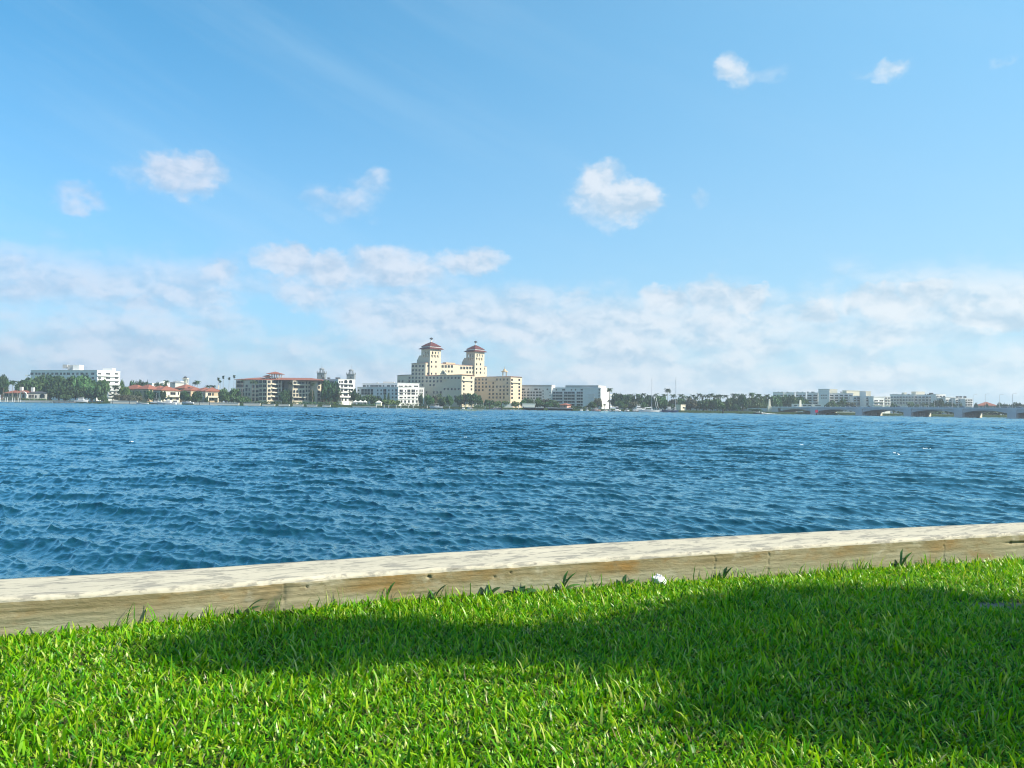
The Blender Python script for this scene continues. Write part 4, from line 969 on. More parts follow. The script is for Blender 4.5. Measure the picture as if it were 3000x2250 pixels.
def tower(xc, r0, wd, yE, yO, ySh):
    """one tower: shaft, open belfry, tiered roof, finial; r0 = where it starts along the main facade"""
    o = C2 + NR * 1.6 + DR * r0; zO = HT(Z5, xc, yO, o); zE = HT(Z5, xc, yE, o); ft = foot(o, 0, wd, 0, wd)
    t = MB().prism(ft, GZ, zO).build("tower", M['cream'], b)
    mb = MB(); zA_ = zE - 2.2
    for (e0, e1) in ((0, 1), (1, 2), (2, 3), (3, 0)):
        p0, p1 = Vector(ft[e0]), Vector(ft[e1]); d = (p1 - p0).normalized(); n = Vector((-d.y, d.x)); L = (p1 - p0).length
        for u0, u1 in ((0, .17), (.30, .44), (.56, .70), (.83, 1)):
            u1 = u1 if e1 != 0 or u1 < 1 else u1
            q = [p0 + d * (u0 * L + (.7 if u0 == 0 else 0)), p0 + d * (u1 * L), p0 + d * (u1 * L) + n * .7, p0 + d * (u0 * L + (.7 if u0 == 0 else 0)) + n * .7]; mb.prism([tuple(v) for v in q], zO, zA_)
    mb.prism(ft, zA_ + .003, zE); mb.build("belfry", M['cream'], t)
    c = sum((Vector(v) for v in ft), Vector((0, 0))) / 4; R_ = (Vector(ft[0]) - c).length; rot = math.pi / 2 + 0.0
    ang = math.atan2(ft[0][1] - c.y, ft[0][0] - c.x)
    rf = MB().lathe(c.x, c.y, [(R_ + 2.5, zE + .003), (R_ + 2.4, zE + .35), (R_ - .2, zE + 1.6)], 4, 0, ang).build("roof", M['red'], t)
    MB().lathe(c.x, c.y, [(R_ - .35, zE + 1.603), (R_ - .35, zE + 2.4)], 4, 0, ang).build("parapet", M['white'], t)
    MB().lathe(c.x, c.y, [(R_ + .3, zE + 2.403), (R_ + .2, zE + 2.7), (R_ * .45, zE + 5.2), (.55, zE + 6.6)], 4, 0, ang).build("roof", M['red'], t)
    MB().lathe(c.x, c.y, [(.65, zE + 6.0), (.55, zE + 9.0)], 8).build("chimney", M['white'], t); MB().lathe(c.x, c.y, [(1.0, zE + 9.003), (1.9, zE + 9.3), (.9, zE + 10.3), (.2, zE + 10.6)], 8).build("finial_cap", M['dark'], t)
    fl = Face(ft[0], ft[1]); fr2 = Face(ft[1], ft[2])
    for k in range(3):
        for fc in (fl, fr2):
            u = wd * (.235 + .265 * k); p = fc.p0 + fc.d * u; mb2 = MB(); q = [p - fc.d * 1.0 + fc.n * .02, p - fc.d * 1.0 + fc.n * 1.0, p + fc.d * 1.0 + fc.n * 1.0, p + fc.d * 1.0 + fc.n * .02]
            mb2.prism([tuple(v) for v in q], zO - 1.2, zO - .3); q = [p - fc.d * .4 + fc.n * .02, p - fc.d * .4 + fc.n * .7, p + fc.d * .4 + fc.n * .7, p + fc.d * .4 + fc.n * .02]; mb2.prism([tuple(v) for v in q], zO - 2.4, zO - 1.203); mb2.build("balconet", M['cream'], t)
    # stepped shoulder across the main roof
    zs2 = HT(Z5, xc, ySh, o); a = [o + DL * (wd + .003) + DR * .4, o + DL * (wd + .003) + DR * (wd - .4)]
    for l0, l1, za, zb in ((0, 3.2, zs2, zs2), (3.2, 6.6, zs2, zs2 - 4.2)):
        q = [a[0] + DL * l0, a[0] + DL * l1, a[1] + DL * l1, a[1] + DL * l0]; zz = [za, zb, zb, za]
        vs_ = [(v.x, v.y, zS - .5) for v in q] + [(v.x, v.y, z_) for v, z_ in zip(q, zz)]
        MB().add(vs_, [(0, 1, 2, 3), (7, 6, 5, 4), (0, 4, 5, 1), (1, 5, 6, 2), (2, 6, 7, 3), (3, 7, 4, 0)]).build("tower_shoulder", M['cream'], t)
    return fr2
t1 = tower(625, 3.4, 12.3, 272, 352, 366); t2 = tower(1320, 56.3, 12.0, 315, 398, 405)
for f_, xs, ys in ((t1, [655, 722], (475, 547, 657)), (t2, [1350, 1410], (512, 582, 640))):
    for y in ys: wins(b, f_, Z5, xs, y, 18, 30)
def gable(face, pts, thick, name):
    q = [face.pt(*Q(Z5, x, y)) for x, y in pts]; n = face.n; m_ = len(q)
    vs_ = [(p.x + n.x * o, p.y + n.y * o, p.z) for o in (.3, .3 - thick) for p in q]
    MB().add(vs_, [tuple(range(m_)), tuple(range(2 * m_ - 1, m_ - 1, -1))] + [(i, m_ + i, m_ + (i + 1) % m_, (i + 1) % m_) for i in range(m_)]).build(name, M['cream'], b)
gable(fL, [(785, 672), (895, 672), (880, 655), (866, 640), (858, 618), (840, 605), (835, 580), (830, 605), (812, 618), (806, 640), (792, 655)][::-1], 1.0, "curved_gable")
wins(b, Face(fL.p0 + fL.n * .32, fL.p1 + fL.n * .32), Z5, 836, 645, 16, 26, True)
pc = gL.pt(*Q(Z5, 1750, 690)); cu = Vector((pc.x, pc.y)) + (-gL.n) * 2.5
for sx in (-1, 1):
    for sy in (-1, 1): MB().box(cu.x + sx * 1.5 - .45, cu.x + sx * 1.5 + .45, cu.y + sy * 1.5 - .45, cu.y + sy * 1.5 + .45, zW2, zW2 + 4.2).build("cupola_pier", M['tan'], b)
MB().lathe(cu.x, cu.y, [(2.9, zW2 + 4.203), (2.9, zW2 + 4.9), (1.5, zW2 + 5.6), (1.2, zW2 + 6.6), (.2, zW2 + 7.2), (.08, zW2 + 9.6)], 8).build("cupola_roof", M['tan'], b)
roofm = C2 + DL * 8 + DR * 30; MB().prism(foot(roofm, 0, 5, 0, 11), zS + .4, zS + 2.4).build("rooftop_box", M['tan'], b)
finish_windows(b)

# ---- buildings right of the hotel
b = bld(Z6, 600, 690, "apartment_building", "pale grey five storey block directly right of the hotel's end wing", "building")
f = slab(b, Z6, 262, 588, 292, 704, 692, 16, M['white'], parapet=False); f2 = slab(b, Z6, 589, 750, 292, 690, 684, 6, M['white'], parapet=False)
wins(b, f, Z6, [290, 500], 335, 55, 26); wins(b, f, Z6, [375, 560], 335, 18, 26)
for y in (385, 432, 480): wins(b, f, Z6, [280, 318, 425, 468], y, 28, 28); wins(b, f, Z6, [375, 520, 572], y, 40, 28)
wins(b, f2, Z6, [615], 360, 14, 26); wins(b, f2, Z6, [615], 410, 14, 26); wins(b, f2, Z6, [615], 458, 14, 26); wins(b, f2, Z6, 685, 335, 24, 24)
for y in (385, 435, 487): wins(b, f2, Z6, 728, y, 16, 22)
for ff in (f, f2): MB().prism(ff.foot, ff.zt + .003, ff.zt + 1.6).build("roof", M['grey'], b)
b = bld(Z6, 1500, 668, "apartment_building", "long white balcony fronted apartment block with bright sunlit end wall", "building")
f = slab(b, Z6, 757, 1543, 305, 686, 664, 18, M['white'], parapet=False); q = f.foot
MB().prism([tuple(Vector(q[0]) + f.d * 13), tuple(Vector(q[1]) - f.d * 2), tuple(Vector(q[2]) - f.d * 2), tuple(Vector(q[3]) + f.d * 13)], f.zt + .003, f.zt + 1.9).build("roof", M['grey'], b)
for y in (390, 438, 488, 538, 585):
    for xc, w in ((845, 170), (1040, 180), (1250, 190), (1405, 110)):
        wins(b, f, Z6, [xc - w * .33, xc, xc + w * .33], y, w * .31, 32); band(b, f, Z6, xc - w / 2, xc + w / 2, y + 18, y + 30, 1.6, M['white'])
    wins(b, f, Z6, 1503, y, 54, 34)
wins(b, f, Z6, [948, 1248, 1415], 342, 50, 24); wins(b, f, Z6, [830, 1075, 1140, 1350, 1478, 1525], 342, 20, 24)
f = slab(b, Z6, 1547, 1690, 325, 664, 690, 16, M['white'])
for y in (428, 472, 520, 568, 612): band(b, Face(f.p1, f.p1 + Vector((6, 3))), Z6, 1692, 1755, y - 10, y + 12, 1.6, M['white'])
roofbox(b, Z6, 1525, 1635, 290, 330, 690, 8, M['pale'])
finish_windows(b)

def condo(z, name_label, secs, Y, rows, mat=M['white'], name="condominium"):
    x_ = [s_[0] for s_ in secs] + [s_[1] for s_ in secs]
    b = bld(z, sum(x_) / len(x_), Y, name, name_label, "building")
    for (x0, x1, yt, Y0, Y1, cols, mt) in secs:
        lit = Y1 > Y0; wm_ = (x1 - x0) / z[2] * Y0 / FPX; Y1 = Y0 + (.3 if lit else -.36) * wm_
        f = slab(b, z, x0, x1, yt, Y0, Y1, 6, mt or mat)
        for y in rows:
            if y < yt + 18 or not cols: continue
            stp = (x1 - x0) / cols
            wins(b, f, z, [x0 + stp * (k + .5) for k in range(cols)], y, stp * .72, 20)
            band(b, f, z, x0 + 4, x1 - 4, y + 13, y + 21, 1.2, mt or mat)
    return b
b = condo(Z8, "long white apartment block with square central tower block beyond the bridge", [(340, 500, 262, 742, 735, 3, None), (515, 672, 265, 740, 733, 3, None), (690, 845, 265, 738, 731, 3, None), (860, 1038, 268, 736, 728, 2, None),
    (1040, 1210, 213, 725, 716, 0, None), (1212, 1578, 278, 728, 716, 5, None)], 728, (308, 348, 388, 430))
f = Face(gp(Z8, 1040, 724.8), gp(Z8, 1210, 724.8 - .36 * 170 / 5.267 * 725 / FPX)); 
for y in (305, 348): wins(b, f, Z8, [1092, 1125, 1160], y, 22, 14)
roofbox(b, Z8, 1215, 1335, 207, 272, 735, 8, M['pale'])
for x in (430, 485, 570, 725, 800, 885, 950, 975, 1400): roofbox(b, Z8, x - 8, x + 8, 250, 264, 742, 2, M['dark'], "rooftop_unit")
b = condo(Z8, "cream and white stepped apartment block right of the tower block, over the bridge", [(1475, 1680, 237, 742, 748, 0, M['pale']), (1580, 1682, 320, 716, 722, 2, None), (1684, 1775, 250, 714, 702, 0, None), (1776, 1890, 325, 704, 697, 3, None)], 715, (350, 388, 440))
roofbox(b, Z8, 1735, 1850, 240, 330, 716, 8, M['pale'])
b = condo(Z8, "bright sunlit low white house with long window just above the bridge parapet", [(1892, 2052, 332, 690, 700, 2, None)], 692, (390, 440), name="house")
b = condo(Z8, "white house with corner balconies right of the bright low white house", [(2060, 2150, 330, 700, 706, 2, None)], 702, (350, 395, 440), name="house")
b = condo(Z9, "wide pale apartment block with rooftop box behind the middle bridge spans", [(150, 330, 295, 745, 730, 4, None), (332, 515, 298, 738, 728, 4, None), (520, 800, 300, 736, 722, 5, None)], 735, (335, 380, 425))
roofbox(b, Z9, 542, 680, 247, 302, 738, 8, M['pale']); roofbox(b, Z9, 365, 405, 262, 298, 744, 5, M['pale'])
for x in (210, 250, 440, 690, 740): roofbox(b, Z9, x - 9, x + 9, 284, 297, 746, 2, M['dark'], "rooftop_unit")
b = condo(Z9, "stepped white terrace apartments going down toward the red roofed house at right", [(802, 850, 305, 722, 716, 1, None), (852, 1000, 295, 712, 720, 3, None), (1002, 1150, 335, 708, 716, 3, None), (1152, 1300, 350, 705, 712, 3, None), (1302, 1418, 362, 700, 708, 3, None)], 712, (322, 382, 420, 455))
for x in (780, 800, 1190, 1245, 1310): roofbox(b, Z9, x - 14, x + 14, 320 if x > 1000 else 268, 350 if x > 1000 else 300, 722, 2, M['dark'], "rooftop_unit")
b = bld(Z9, 1650, 690, "house", "long low house with salmon tile roof behind the right end of the bridge", "house")
f = slab(b, Z9, 1495, 1800, 470, 694, 688, 14, M['tan'], parapet=False); hip(b, f.foot, f.zt + .01, 3.4, .8, M['terra']); wins(b, f, Z9, [1550, 1650, 1750], 490, 40, 24)
b = bld(Z8, 780, 640, "low_building", "long low white building with dark window strip seen over the bridge railing", "building")
f = slab(b, Z8, 630, 935, 445, 662, 658, 6, M['white']); wins(b, f, Z8, [690, 760, 830, 900], 462, 54, 14)
b = bld(Z8, 1040, 640, "low_building", "shorter low white building next to the long one over the bridge railing", "building")
f = slab(b, Z8, 948, 1130, 448, 660, 657, 6, M['white']); wins(b, f, Z8, [1035], 465, 90, 12)
b = bld(Z7, 985, 640, "kiosk", "small cream kiosk with flat roof under the trees right of the navy yacht", "building")
f = slab(b, Z7, 950, 1015, 472, 632, 636, 6, M['pale']); wins(b, f, Z7, 985, 505, 22, 20)
b = bld(ZD, 450, 610, "garden_pavilion", "small pink garden pavilion with hipped roof behind the white shore wall", "building")
f = slab(b, ZD, 345, 520, 402, 612, 608, 6, M['pink'], parapet=False); hip(b, f.foot, f.zt + .01, 1.5, .6, M['terra']); wins(b, f, ZD, 462, 435, 50, 30); wins(b, f, ZD, 375, 430, 20, 40)
b = bld(ZC, 610, 615, "gazebo", "white two tiered gazebo roof beside the dark tree in front of the hotel", "building")
a_, c_ = PT(ZC, 525, 330, 615), PT(ZC, 705, 360, 615); MB().box(a_.x, c_.x, 615, 620, c_.z, a_.z).build("lower_roof", M['canvaswhite'], b)
for x in (a_.x + .3, c_.x - .3):
    for y in (615.3, 619.7): MB().box(x - .12, x + .12, y - .12, y + .12, GZ, c_.z).build("post", M['white'], b)
MB().lathe((a_.x + c_.x) / 2, 617.5, [(2.6, a_.z + .003), (1.9, a_.z + 1.0), (.7, PT(ZC, 610, 268, 615).z)], 4, 0, math.pi / 4).build("upper_roof", M['canvaswhite'], b)
for i, (x0, x1) in enumerate(((105, 215), (215, 335), (335, 425))):
    a_, c_ = PT(Z4, x0, 1085, 612), PT(Z4, x1, 1100, 612); b = empty("canopy_tent", ((a_.x + c_.x) / 2, 614, GZ), 0, f"white peaked canopy tent, {ORD[i]} of three in a row beside the white topped apartments", "tent", "white canopy tents"); w2 = (c_.x - a_.x) / 2 - .05
    MB().lathe((a_.x + c_.x) / 2, 614, [(w2 * 1.41, a_.z - .5), (w2 * 1.41, a_.z), (w2 * .5, a_.z + .8), (.1, PT(Z4, x0, 1045, 612).z)], 4, 0, math.pi / 4).build("canopy", M['canvaswhite'], b)
    for sx in (-1, 1):
        for sy in (-1, 1): MB().box((a_.x + c_.x) / 2 + sx * (w2 - .2) - .07, (a_.x + c_.x) / 2 + sx * (w2 - .2) + .07, 614 + sy * (w2 - .2) - .07, 614 + sy * (w2 - .2) + .07, GZ, a_.z - .49).build("pole", M['alu'], b)
a_, c_ = PT(Z4, 635, 1095, 612), PT(Z4, 770, 1130, 612); b = empty("gazebo", ((a_.x + c_.x) / 2, 614, GZ), 0, "white square gazebo with peaked roof standing alone on the lawn", "building"); w2 = (c_.x - a_.x) / 2
MB().lathe(b.location.x, 614, [(w2 * 1.41, a_.z - .3), (w2 * 1.41, a_.z), (.3, PT(Z4, 700, 1055, 612).z)], 4, 0, math.pi / 4).build("roof", M['canvaswhite'], b)
MB().box(b.location.x - w2 + .3, b.location.x + w2 - .3, 614 - w2 + .3, 614 + w2 - .3, GZ, a_.z - .303).build("wall", M['pale'], b)
# ------------------------------------------------------------------ trees and palms of the far shore
trees(Z1, [(40, 330, 190, 'dark')], 660, 'dark', "tall dark tree at the very left edge", "above the arched house", "trees on the far shore")
trees(Z1, [(430, 395, 270), (600, 345, 330, 'mid'), (820, 338, 330), (1060, 335, 360), (1300, 338, 340, 'mid'), (1500, 395, 250), (1660, 400, 190, 'mid')], 640, 'dark', "huge dense dark green tree", "in the mass before the white condominium", "trees on the far shore")
trees(Z1, [(960, 480, 300), (1230, 500, 330), (1480, 520, 280)], 628, 'dark', "lower dark tree", "under the great tree mass at left", "trees on the far shore")
trees(Z1, [(1060, 640, 160), (1690, 660, 130)], 612, 'mid', "small shrub", "beside the white cruiser on its lift", "shrubs on the far shore", "shrub", False)
palms(Z1, [(55, 490, 2.4), (150, 400), (210, 385, 4.2), (285, 500, 2.5), (340, 400)], 602, "coconut palm", "before the arched house", "palms by the arched house")
palms(Z1, [(1830, 610, 2.2), (1885, 480), (1935, 555)], 650, "palm", "before the white condominium's sunlit end", "palms by the white condominium")
trees(Z2, [(315, 408, 90, 'mid'), (490, 418, 130), (690, 425, 110), (900, 455, 140), (1000, 455, 130), (590, 418, 90)], 705, 'dark', "rounded tree", "rising behind the tan houses", "trees on the far shore")
trees(Z2, [(370, 520, 140, 'pale'), (440, 570, 110), (570, 585, 110), (760, 560, 120), (860, 600, 130), (985, 575, 80), (300, 650, 90)], 632, 'dark', "garden tree", "before the tan and cream houses", "trees on the far shore")
trees(Z2, [(330, 640, 120), (420, 650, 120), (520, 650, 120), (600, 660, 110), (230, 640, 90)], 618, 'dry', "olive garden shrub", "along the tan houses' waterfront", "shrubs on the far shore", "shrub", False)
trees(Z2, [(1330, 580, 130), (1540, 590, 140), (1375, 640, 110), (1500, 660, 120), (1690, 690, 70)], 634, 'dark', "dark garden tree", "between the cream villa and lit villa", "trees on the far shore")
palms(Z2, [(210, 470), (640, 430), (690, 420), (885, 440), (1035, 390, 3.4), (1500, 420), (1540, 392, 3.6), (1715, 470), (1790, 475), (1030, 620, 2.2), (975, 560, 2.2)], 675, "palm", "among the red roofed houses", "palms among the red roofed houses")
palms(Z2, [(1880, 362), (1910, 400), (1960, 332), (2055, 355), (2135, 322)], 690, "slender fan palm with round head", "left of the long red roof", "tall fan palms left of the red roof", fan=True)
trees(Z3, [(220, 490, 200), (330, 500, 170), (260, 570, 180), (400, 600, 150), (500, 615, 150)], 630, 'mid', "bushy dark tree", "at the red roofed apartments' left end", "trees on the far shore")
trees(Z3, [(1060, 520, 110), (1105, 505, 100), (1160, 520, 90), (1480, 520, 80), (1740, 385, 210), (1830, 470, 110)], 636, 'dark', "climbing dark tree", "close to the red roofed apartments' facade", "trees on the far shore")
palms(Z3, [(450, 350, 2.6), (600, 355, 2.8), (645, 365, 2.8), (1160, 390, 2.8), (1490, 400, 2.6), (1880, 500, 2.6), (1905, 550, 2.6), (2040, 520, 2.8), (2080, 540, 2.4)], 634, "palm", "in front of the apartment facades", "palms before the apartment facades")
trees(Z4, [(150, 790, 160), (235, 900, 140), (390, 930, 230, 'mid'), (550, 925, 220, 'mid'), (700, 950, 170)], 630, 'dark', "leafy tree", "before the white apartments", "trees on the far shore")
trees(Z4, [(850, 925, 80, 'cypress'), (937, 905, 70, 'cypress')], 634, 'cypress', "narrow dark cypress like tree", "before the white apartments", "trees on the far shore", "cypress_tree")
trees(Z4, [(880, 1030, 220), (1030, 1035, 210), (1150, 1050, 120)], 620, 'pale', "bright green bush", "at the white apartments' corner", "shrubs on the far shore", "shrub", False)
trees(Z4, [(1680, 905, 95, 'dark', 0)], 632, 'dark', "slim dark tree against the white apartments' right corner", "of the sunlit face", "trees on the far shore")
trees(Z5, [(620, 985, 130), (700, 1000, 100, 'dry'), (795, 980, 190), (935, 990, 110), (1090, 990, 120), (1175, 960, 150, 'dry'), (1270, 955, 170, 'dark'), (1375, 990, 160, 'dark')], 618, 'mid', "leafy tree", "along the hotel's foot", "trees on the far shore")
trees(Z5, [(1540, 1062, 130, 'dark'), (1660, 1080, 120, 'pale'), (1790, 1082, 120, 'pale'), (1960, 1080, 130, 'pale')], 630, 'pale', "low clipped bush", "below the hotel's right wing", "shrubs on the far shore", "shrub", False)
trees(Z6, [(290, 500, 90), (350, 480, 130), (430, 490, 110), (530, 475, 130), (640, 490, 150, 'dry'), (760, 510, 170), (860, 545, 130), (700, 540, 130), (570, 530, 120, 'dry')], 640, 'mid', "grey green tree", "below the grey and balcony blocks", "trees on the far shore")
trees(Z6, [(1500, 480, 130, 'dry'), (1420, 540, 130, 'mid'), (1080, 600, 110, 'dark'), (1180, 600, 110, 'dark'), (1330, 600, 120, 'dark')], 640, 'mid', "garden tree", "close to the balcony block's right half", "trees on the far shore")
palms(Z6, [(1690, 300, 3.4), (1700, 485, 3.2), (1610, 560, 2.0)], 655, "palm", "at the balcony block's sunlit end", "palms at the balcony block")
GB = "trees in the long belt"
trees(Z7, [(120, 325, 130), (220, 330, 150), (320, 350, 150), (440, 350, 150), (550, 350, 120)], 648, 'dark', "broad dark tree", "in the belt behind the white sailing yacht", GB)
trees(Z7, [(150, 420, 130, 'mid'), (250, 460, 110, 'pale'), (340, 430, 140, 'dry'), (480, 440, 130), (210, 470, 110, 'pale')], 628, 'mid', "lower green tree", "left of the white sailing yacht's mast", GB)
trees(Z7, [(660, 360, 160), (750, 365, 150), (850, 400, 130, 'dry'), (690, 430, 140, 'dark'), (800, 440, 130, 'mid')], 640, 'mid', "mid green tree", "between the two yacht masts", GB)
trees(Z7, [(960, 380, 150), (1070, 375, 160, 'dry'), (1160, 410, 130, 'dark'), (1020, 440, 140, 'dark'), (930, 460, 110)], 640, 'mid', "leafy tree", "right of the second yacht mast", GB)
trees(Z7, [(1250, 400, 160), (1340, 390, 180), (1290, 450, 170), (1420, 390, 140, 'mid')], 630, 'dark', "large dark spreading tree", "left of the dark channel pile", GB)
trees(Z7, [(1540, 390, 140), (1640, 370, 160), (1750, 335, 130, 'dark'), (1840, 370, 140), (1580, 430, 120, 'dark')], 645, 'mid', "green tree", "right of the dark channel pile", GB)
trees(Z7, [(1940, 370, 150), (2050, 370, 150), (2160, 355, 150)], 650, 'mid', "green tree", "in the belt left of the bridge pillars", GB)
trees(Z7, [(1660, 460, 110)], 612, 'dark', "round dark bush", "on the shore left of the speeding powerboat", "shrubs on the far shore", "shrub", False)
trees(Z7, [(1920, 520, 140)], 606, 'dark', "low dark mangrove bush", "right behind the speeding powerboat", "shrubs on the far shore", "shrub", False)
PB = "coconut palms of the long belt"
palms(Z7, [(30, 240), (120, 305), (215, 318), (300, 315), (390, 308), (460, 302), (540, 330)], 655, "coconut palm", "in the belt left of the white mast", PB)
palms(Z7, [(625, 305, 3.4), (690, 335), (740, 318), (780, 240, 4.0), (850, 315)], 655, "coconut palm", "between the two yacht masts", PB)
palms(Z7, [(950, 318), (985, 330), (1050, 340), (1110, 325), (1150, 345), (1195, 305), (1240, 332), (1295, 320), (1340, 305), (1385, 335), (1430, 318), (1470, 320)], 655, "coconut palm", "between second mast and channel pile", PB)
palms(Z7, [(1535, 328), (1635, 305), (1680, 308), (1765, 322), (1865, 298, 3.5), (1955, 312), (2065, 318), (2110, 345), (2010, 345)], 655, "coconut palm", "between channel pile and bridge pillars", PB)
palms(Z8, [(110, 268), (250, 278), (175, 320), (25, 250)], 665, "coconut palm", "behind the bridge pillars", PB)
trees(Z8, [(50, 340, 150), (180, 340, 150), (280, 340, 140), (400, 310, 170), (520, 300, 190), (640, 310, 170), (740, 330, 160), (830, 360, 120), (330, 380, 130)], 668, 'mid', "round tree", "in the row behind the bridge's left end", "trees beyond the bridge")
trees(Z8, [(1260, 395, 130), (1400, 345, 130), (1540, 415, 130, 'dry'), (1180, 420, 100)], 690, 'mid', "street tree", "in front of the tower block", "trees beyond the bridge")
trees(Z9, [(200, 430, 100), (490, 410, 90), (560, 440, 80), (800, 430, 80), (900, 375, 130, 'dark'), (1040, 420, 110, 'dark'), (1130, 435, 70), (1250, 425, 60)], 680, 'mid', "street tree", "before the pale terrace apartments", "trees beyond the bridge")
palms(Z9, [(440, 390), (660, 410), (690, 415), (930, 395)], 680, "palm", "before the pale apartment block", "palms beyond the bridge")
trees(Z9, [(1470, 425, 60), (1630, 435, 60), (1830, 420, 90), (1920, 435, 100), (2000, 445, 90), (2100, 422, 110), (2190, 430, 120)], 660, 'dark', "distant dark tree", "at the bridge's right end", "trees beyond the bridge")
trees(Z9, [(320, 540, 120), (770, 560, 130), (890, 550, 120), (1100, 540, 160)], 625, 'mid', "green bush", "seen under the bridge arches", "shrubs seen under the bridge", "shrub", False)
trees(Z9, [(1560, 535, 180), (1700, 535, 180), (1830, 535, 180), (1950, 540, 150), (2130, 545, 160)], 622, 'dark', "dense dark bush", "under the right hand bridge arches", "shrubs seen under the bridge", "shrub", False)

# ---- hedges and shore walls
def hedge(z, x0, x1, y0, y1, Y, label, mat=F_MID):
    a, c = PT(z, x0, y0, Y), PT(z, x1, y1, Y); L = c.x - a.x; n = int(L * 26); r = np.random.default_rng(int(x0)); zb = min(c.z, GZ)
    p = np.stack([r.random(n) * L, r.random(n) * 1.6 - .8, r.random(n) * (a.z - zb)], 1); d = r.normal(0, .22, (n, 3)); e_ = r.normal(0, .22, (n, 3))
    V = np.stack([p - d, p + e_, p + d, p - e_], 1).reshape(-1, 3)
    o = link("hedge", np_mesh("hedge", V, [np.arange(n * 4).reshape(-1, 4)], mat, False)); o.location = (a.x, Y, zb); tag(o, label, "hedge")
hedge(ZA, 700, 1560, 860, 912, 606, "long clipped green hedge before the arched house")
hedge(Z3, 640, 1250, 680, 720, 603, "long bright green hedge before the red roofed apartments")
hedge(Z3, 1260, 1760, 690, 745, 602, "hedge before the apartments' right half, ending at the grey section")
hedge(Z3, 1765, 1940, 690, 745, 602, "tall light green hedge end below the white topped apartments", F_PALE)
hedge(Z4, 60, 620, 1125, 1180, 603, "low green hedge below the white canopy tents")
hedge(Z4, 1230, 1760, 1120, 1150, 612, "dark clipped hedge at the foot of the sunlit white apartments", F_DARK)
hedge(ZD, 560, 1120, 440, 500, 606, "dark hedge under the balcony block", F_DARK)
hedge(ZC, 740, 1500, 400, 450, 603, "strip of green planting behind the floating docks", F_MID)
def shorewall(z, x0, x1, y0, Y, mat, label, h=None):
    a, c = PT(z, x0, y0, Y), PT(z, x1, y0, Y); e = empty("shore_wall", ((a.x + c.x) / 2, Y, 0), 0, label, "wall")
    MB().box(a.x, c.x, Y, Y + 1.2, -1, a.z).build("wall_face", mat, e); MB().box(a.x - .1, c.x + .1, Y - .15, Y + 1.3, a.z + .003, a.z + .25).build("cap", mat, e)
shorewall(ZA, -400, 1720, 905, 594, M['sand'], "pale low shore wall before the arched house")
shorewall(Z1, 870, 1200, 742, 594, M['concrete'], "grey low shore wall under the dark tree mass")
shorewall(Z2, 130, 560, 742, 594, M['sand'], "tan low shore wall before the tan houses")
shorewall(Z2, 1480, 2210, 768, 594, M['sand'], "white shore wall below the lit villa")
shorewall(Z3, 470, 712, 713, 593, M['sand'], "white shore wall left of the hedge gap")
for i, (x0, x1) in enumerate(((740, 930), (985, 1145), (1195, 1345), (1400, 1550), (1630, 1748))): shorewall(Z3, x0, x1, 726 + i * 3, 593, M['sand'], f"short white shore wall panel, {ORD[i]} from left under the long hedge")
shorewall(Z4, 100, 640, 1188, 593, M['sand'], "thin white shore wall under the tents' hedge")
shorewall(ZC, 740, 890, 328, 640, M['white'], "white garden wall right of the gazebo")
shorewall(ZC, 900, 1720, 352, 640, M['white'], "long white garden wall below the hotel's right wing")
shorewall(ZC, 1960, 2290, 362, 634, M['white'], "white garden wall below the grey block")
shorewall(ZC, 1985, 2500, 452, 597, M['sand'], "pale shore wall right of the floating docks")
shorewall(ZD, 45, 660, 470, 597, M['white'], "white shore wall under the pink garden pavilion")
shorewall(Z8, 1165, 1640, 562, 612, M['pale'], "long cream shore wall seen under the second bridge arch")
shorewall(Z8, 815, 920, 545, 612, M['white'], "white shed like wall under the first bridge arch")
shorewall(Z9, 0, 385, 598, 606, M['pale'], "pale shore wall under the third bridge arch")
shorewall(Z9, 680, 1180, 622, 601, M['concrete'], "low grey shore wall under the fourth bridge arch")
shorewall(Z9, 1480, 2000, 628, 598, M['concrete'], "low grey shore wall under the last full arch")

# ---- docks, piles
def dock(z, x0, x1, y, Y, label, npile=5, mat=M['concrete']):
    a, c = PT(z, x0, y, Y), PT(z, x1, y, Y); e = empty("dock", ((a.x + c.x) / 2, Y, 0), 0, label, "dock"); zt = max(a.z, .45)
    MB().box(a.x, c.x, Y, Y + 2.2, zt - .3, zt).build("deck", mat, e)
    for k in range(npile): xx = a.x + .3 + (c.x - a.x - .6) * k / (npile - 1); MB().tube([(xx, Y - .18, -1), (xx, Y - .18, zt + .5)], .17, 6).build("pile", M['wood'], e)
dock(Z1, 870, 1215, 758, 588, "dark low dock left of the white cruiser")
dock(Z1, 1430, 1640, 752, 588, "blue covered low dock right of the white cruiser", 4, M['canvas'])
dock(Z4, 640, 1390, 1205, 584, "long dark dock before the white apartments", 9, M['wood'])
dock(Z4, 1395, 1890, 1205, 584, "dark dock left of the canopied white boat", 7, M['wood'])
dock(ZC, 0, 440, 478, 584, "dark dock before the hotel's left wing", 6, M['wood'])
dock(ZC, 740, 1030, 492, 583, "low floating dock before the hotel's courtyard", 4)
dock(ZC, 1160, 1440, 490, 583, "floating dock between the two tall dark piles", 4)
dock(ZC, 1455, 1980, 505, 582, "white railed floating dock before the hotel's right end", 7)
dock(ZD, 1380, 2100, 540, 584, "dark dock below the sunlit end wall", 8, M['wood'])
dock(ZE, 150, 420, 1165, 584, "short dock behind the white sailing yacht", 4, M['wood'])
PIL = MB().tube([(0, 0, -1.2), (0, 0, .5), (0, 0, 1)], [.2, .2, .19], 8).build("p", M['tarred'], world=False); PILE_D = PIL.data; bpy.data.objects.remove(PIL)
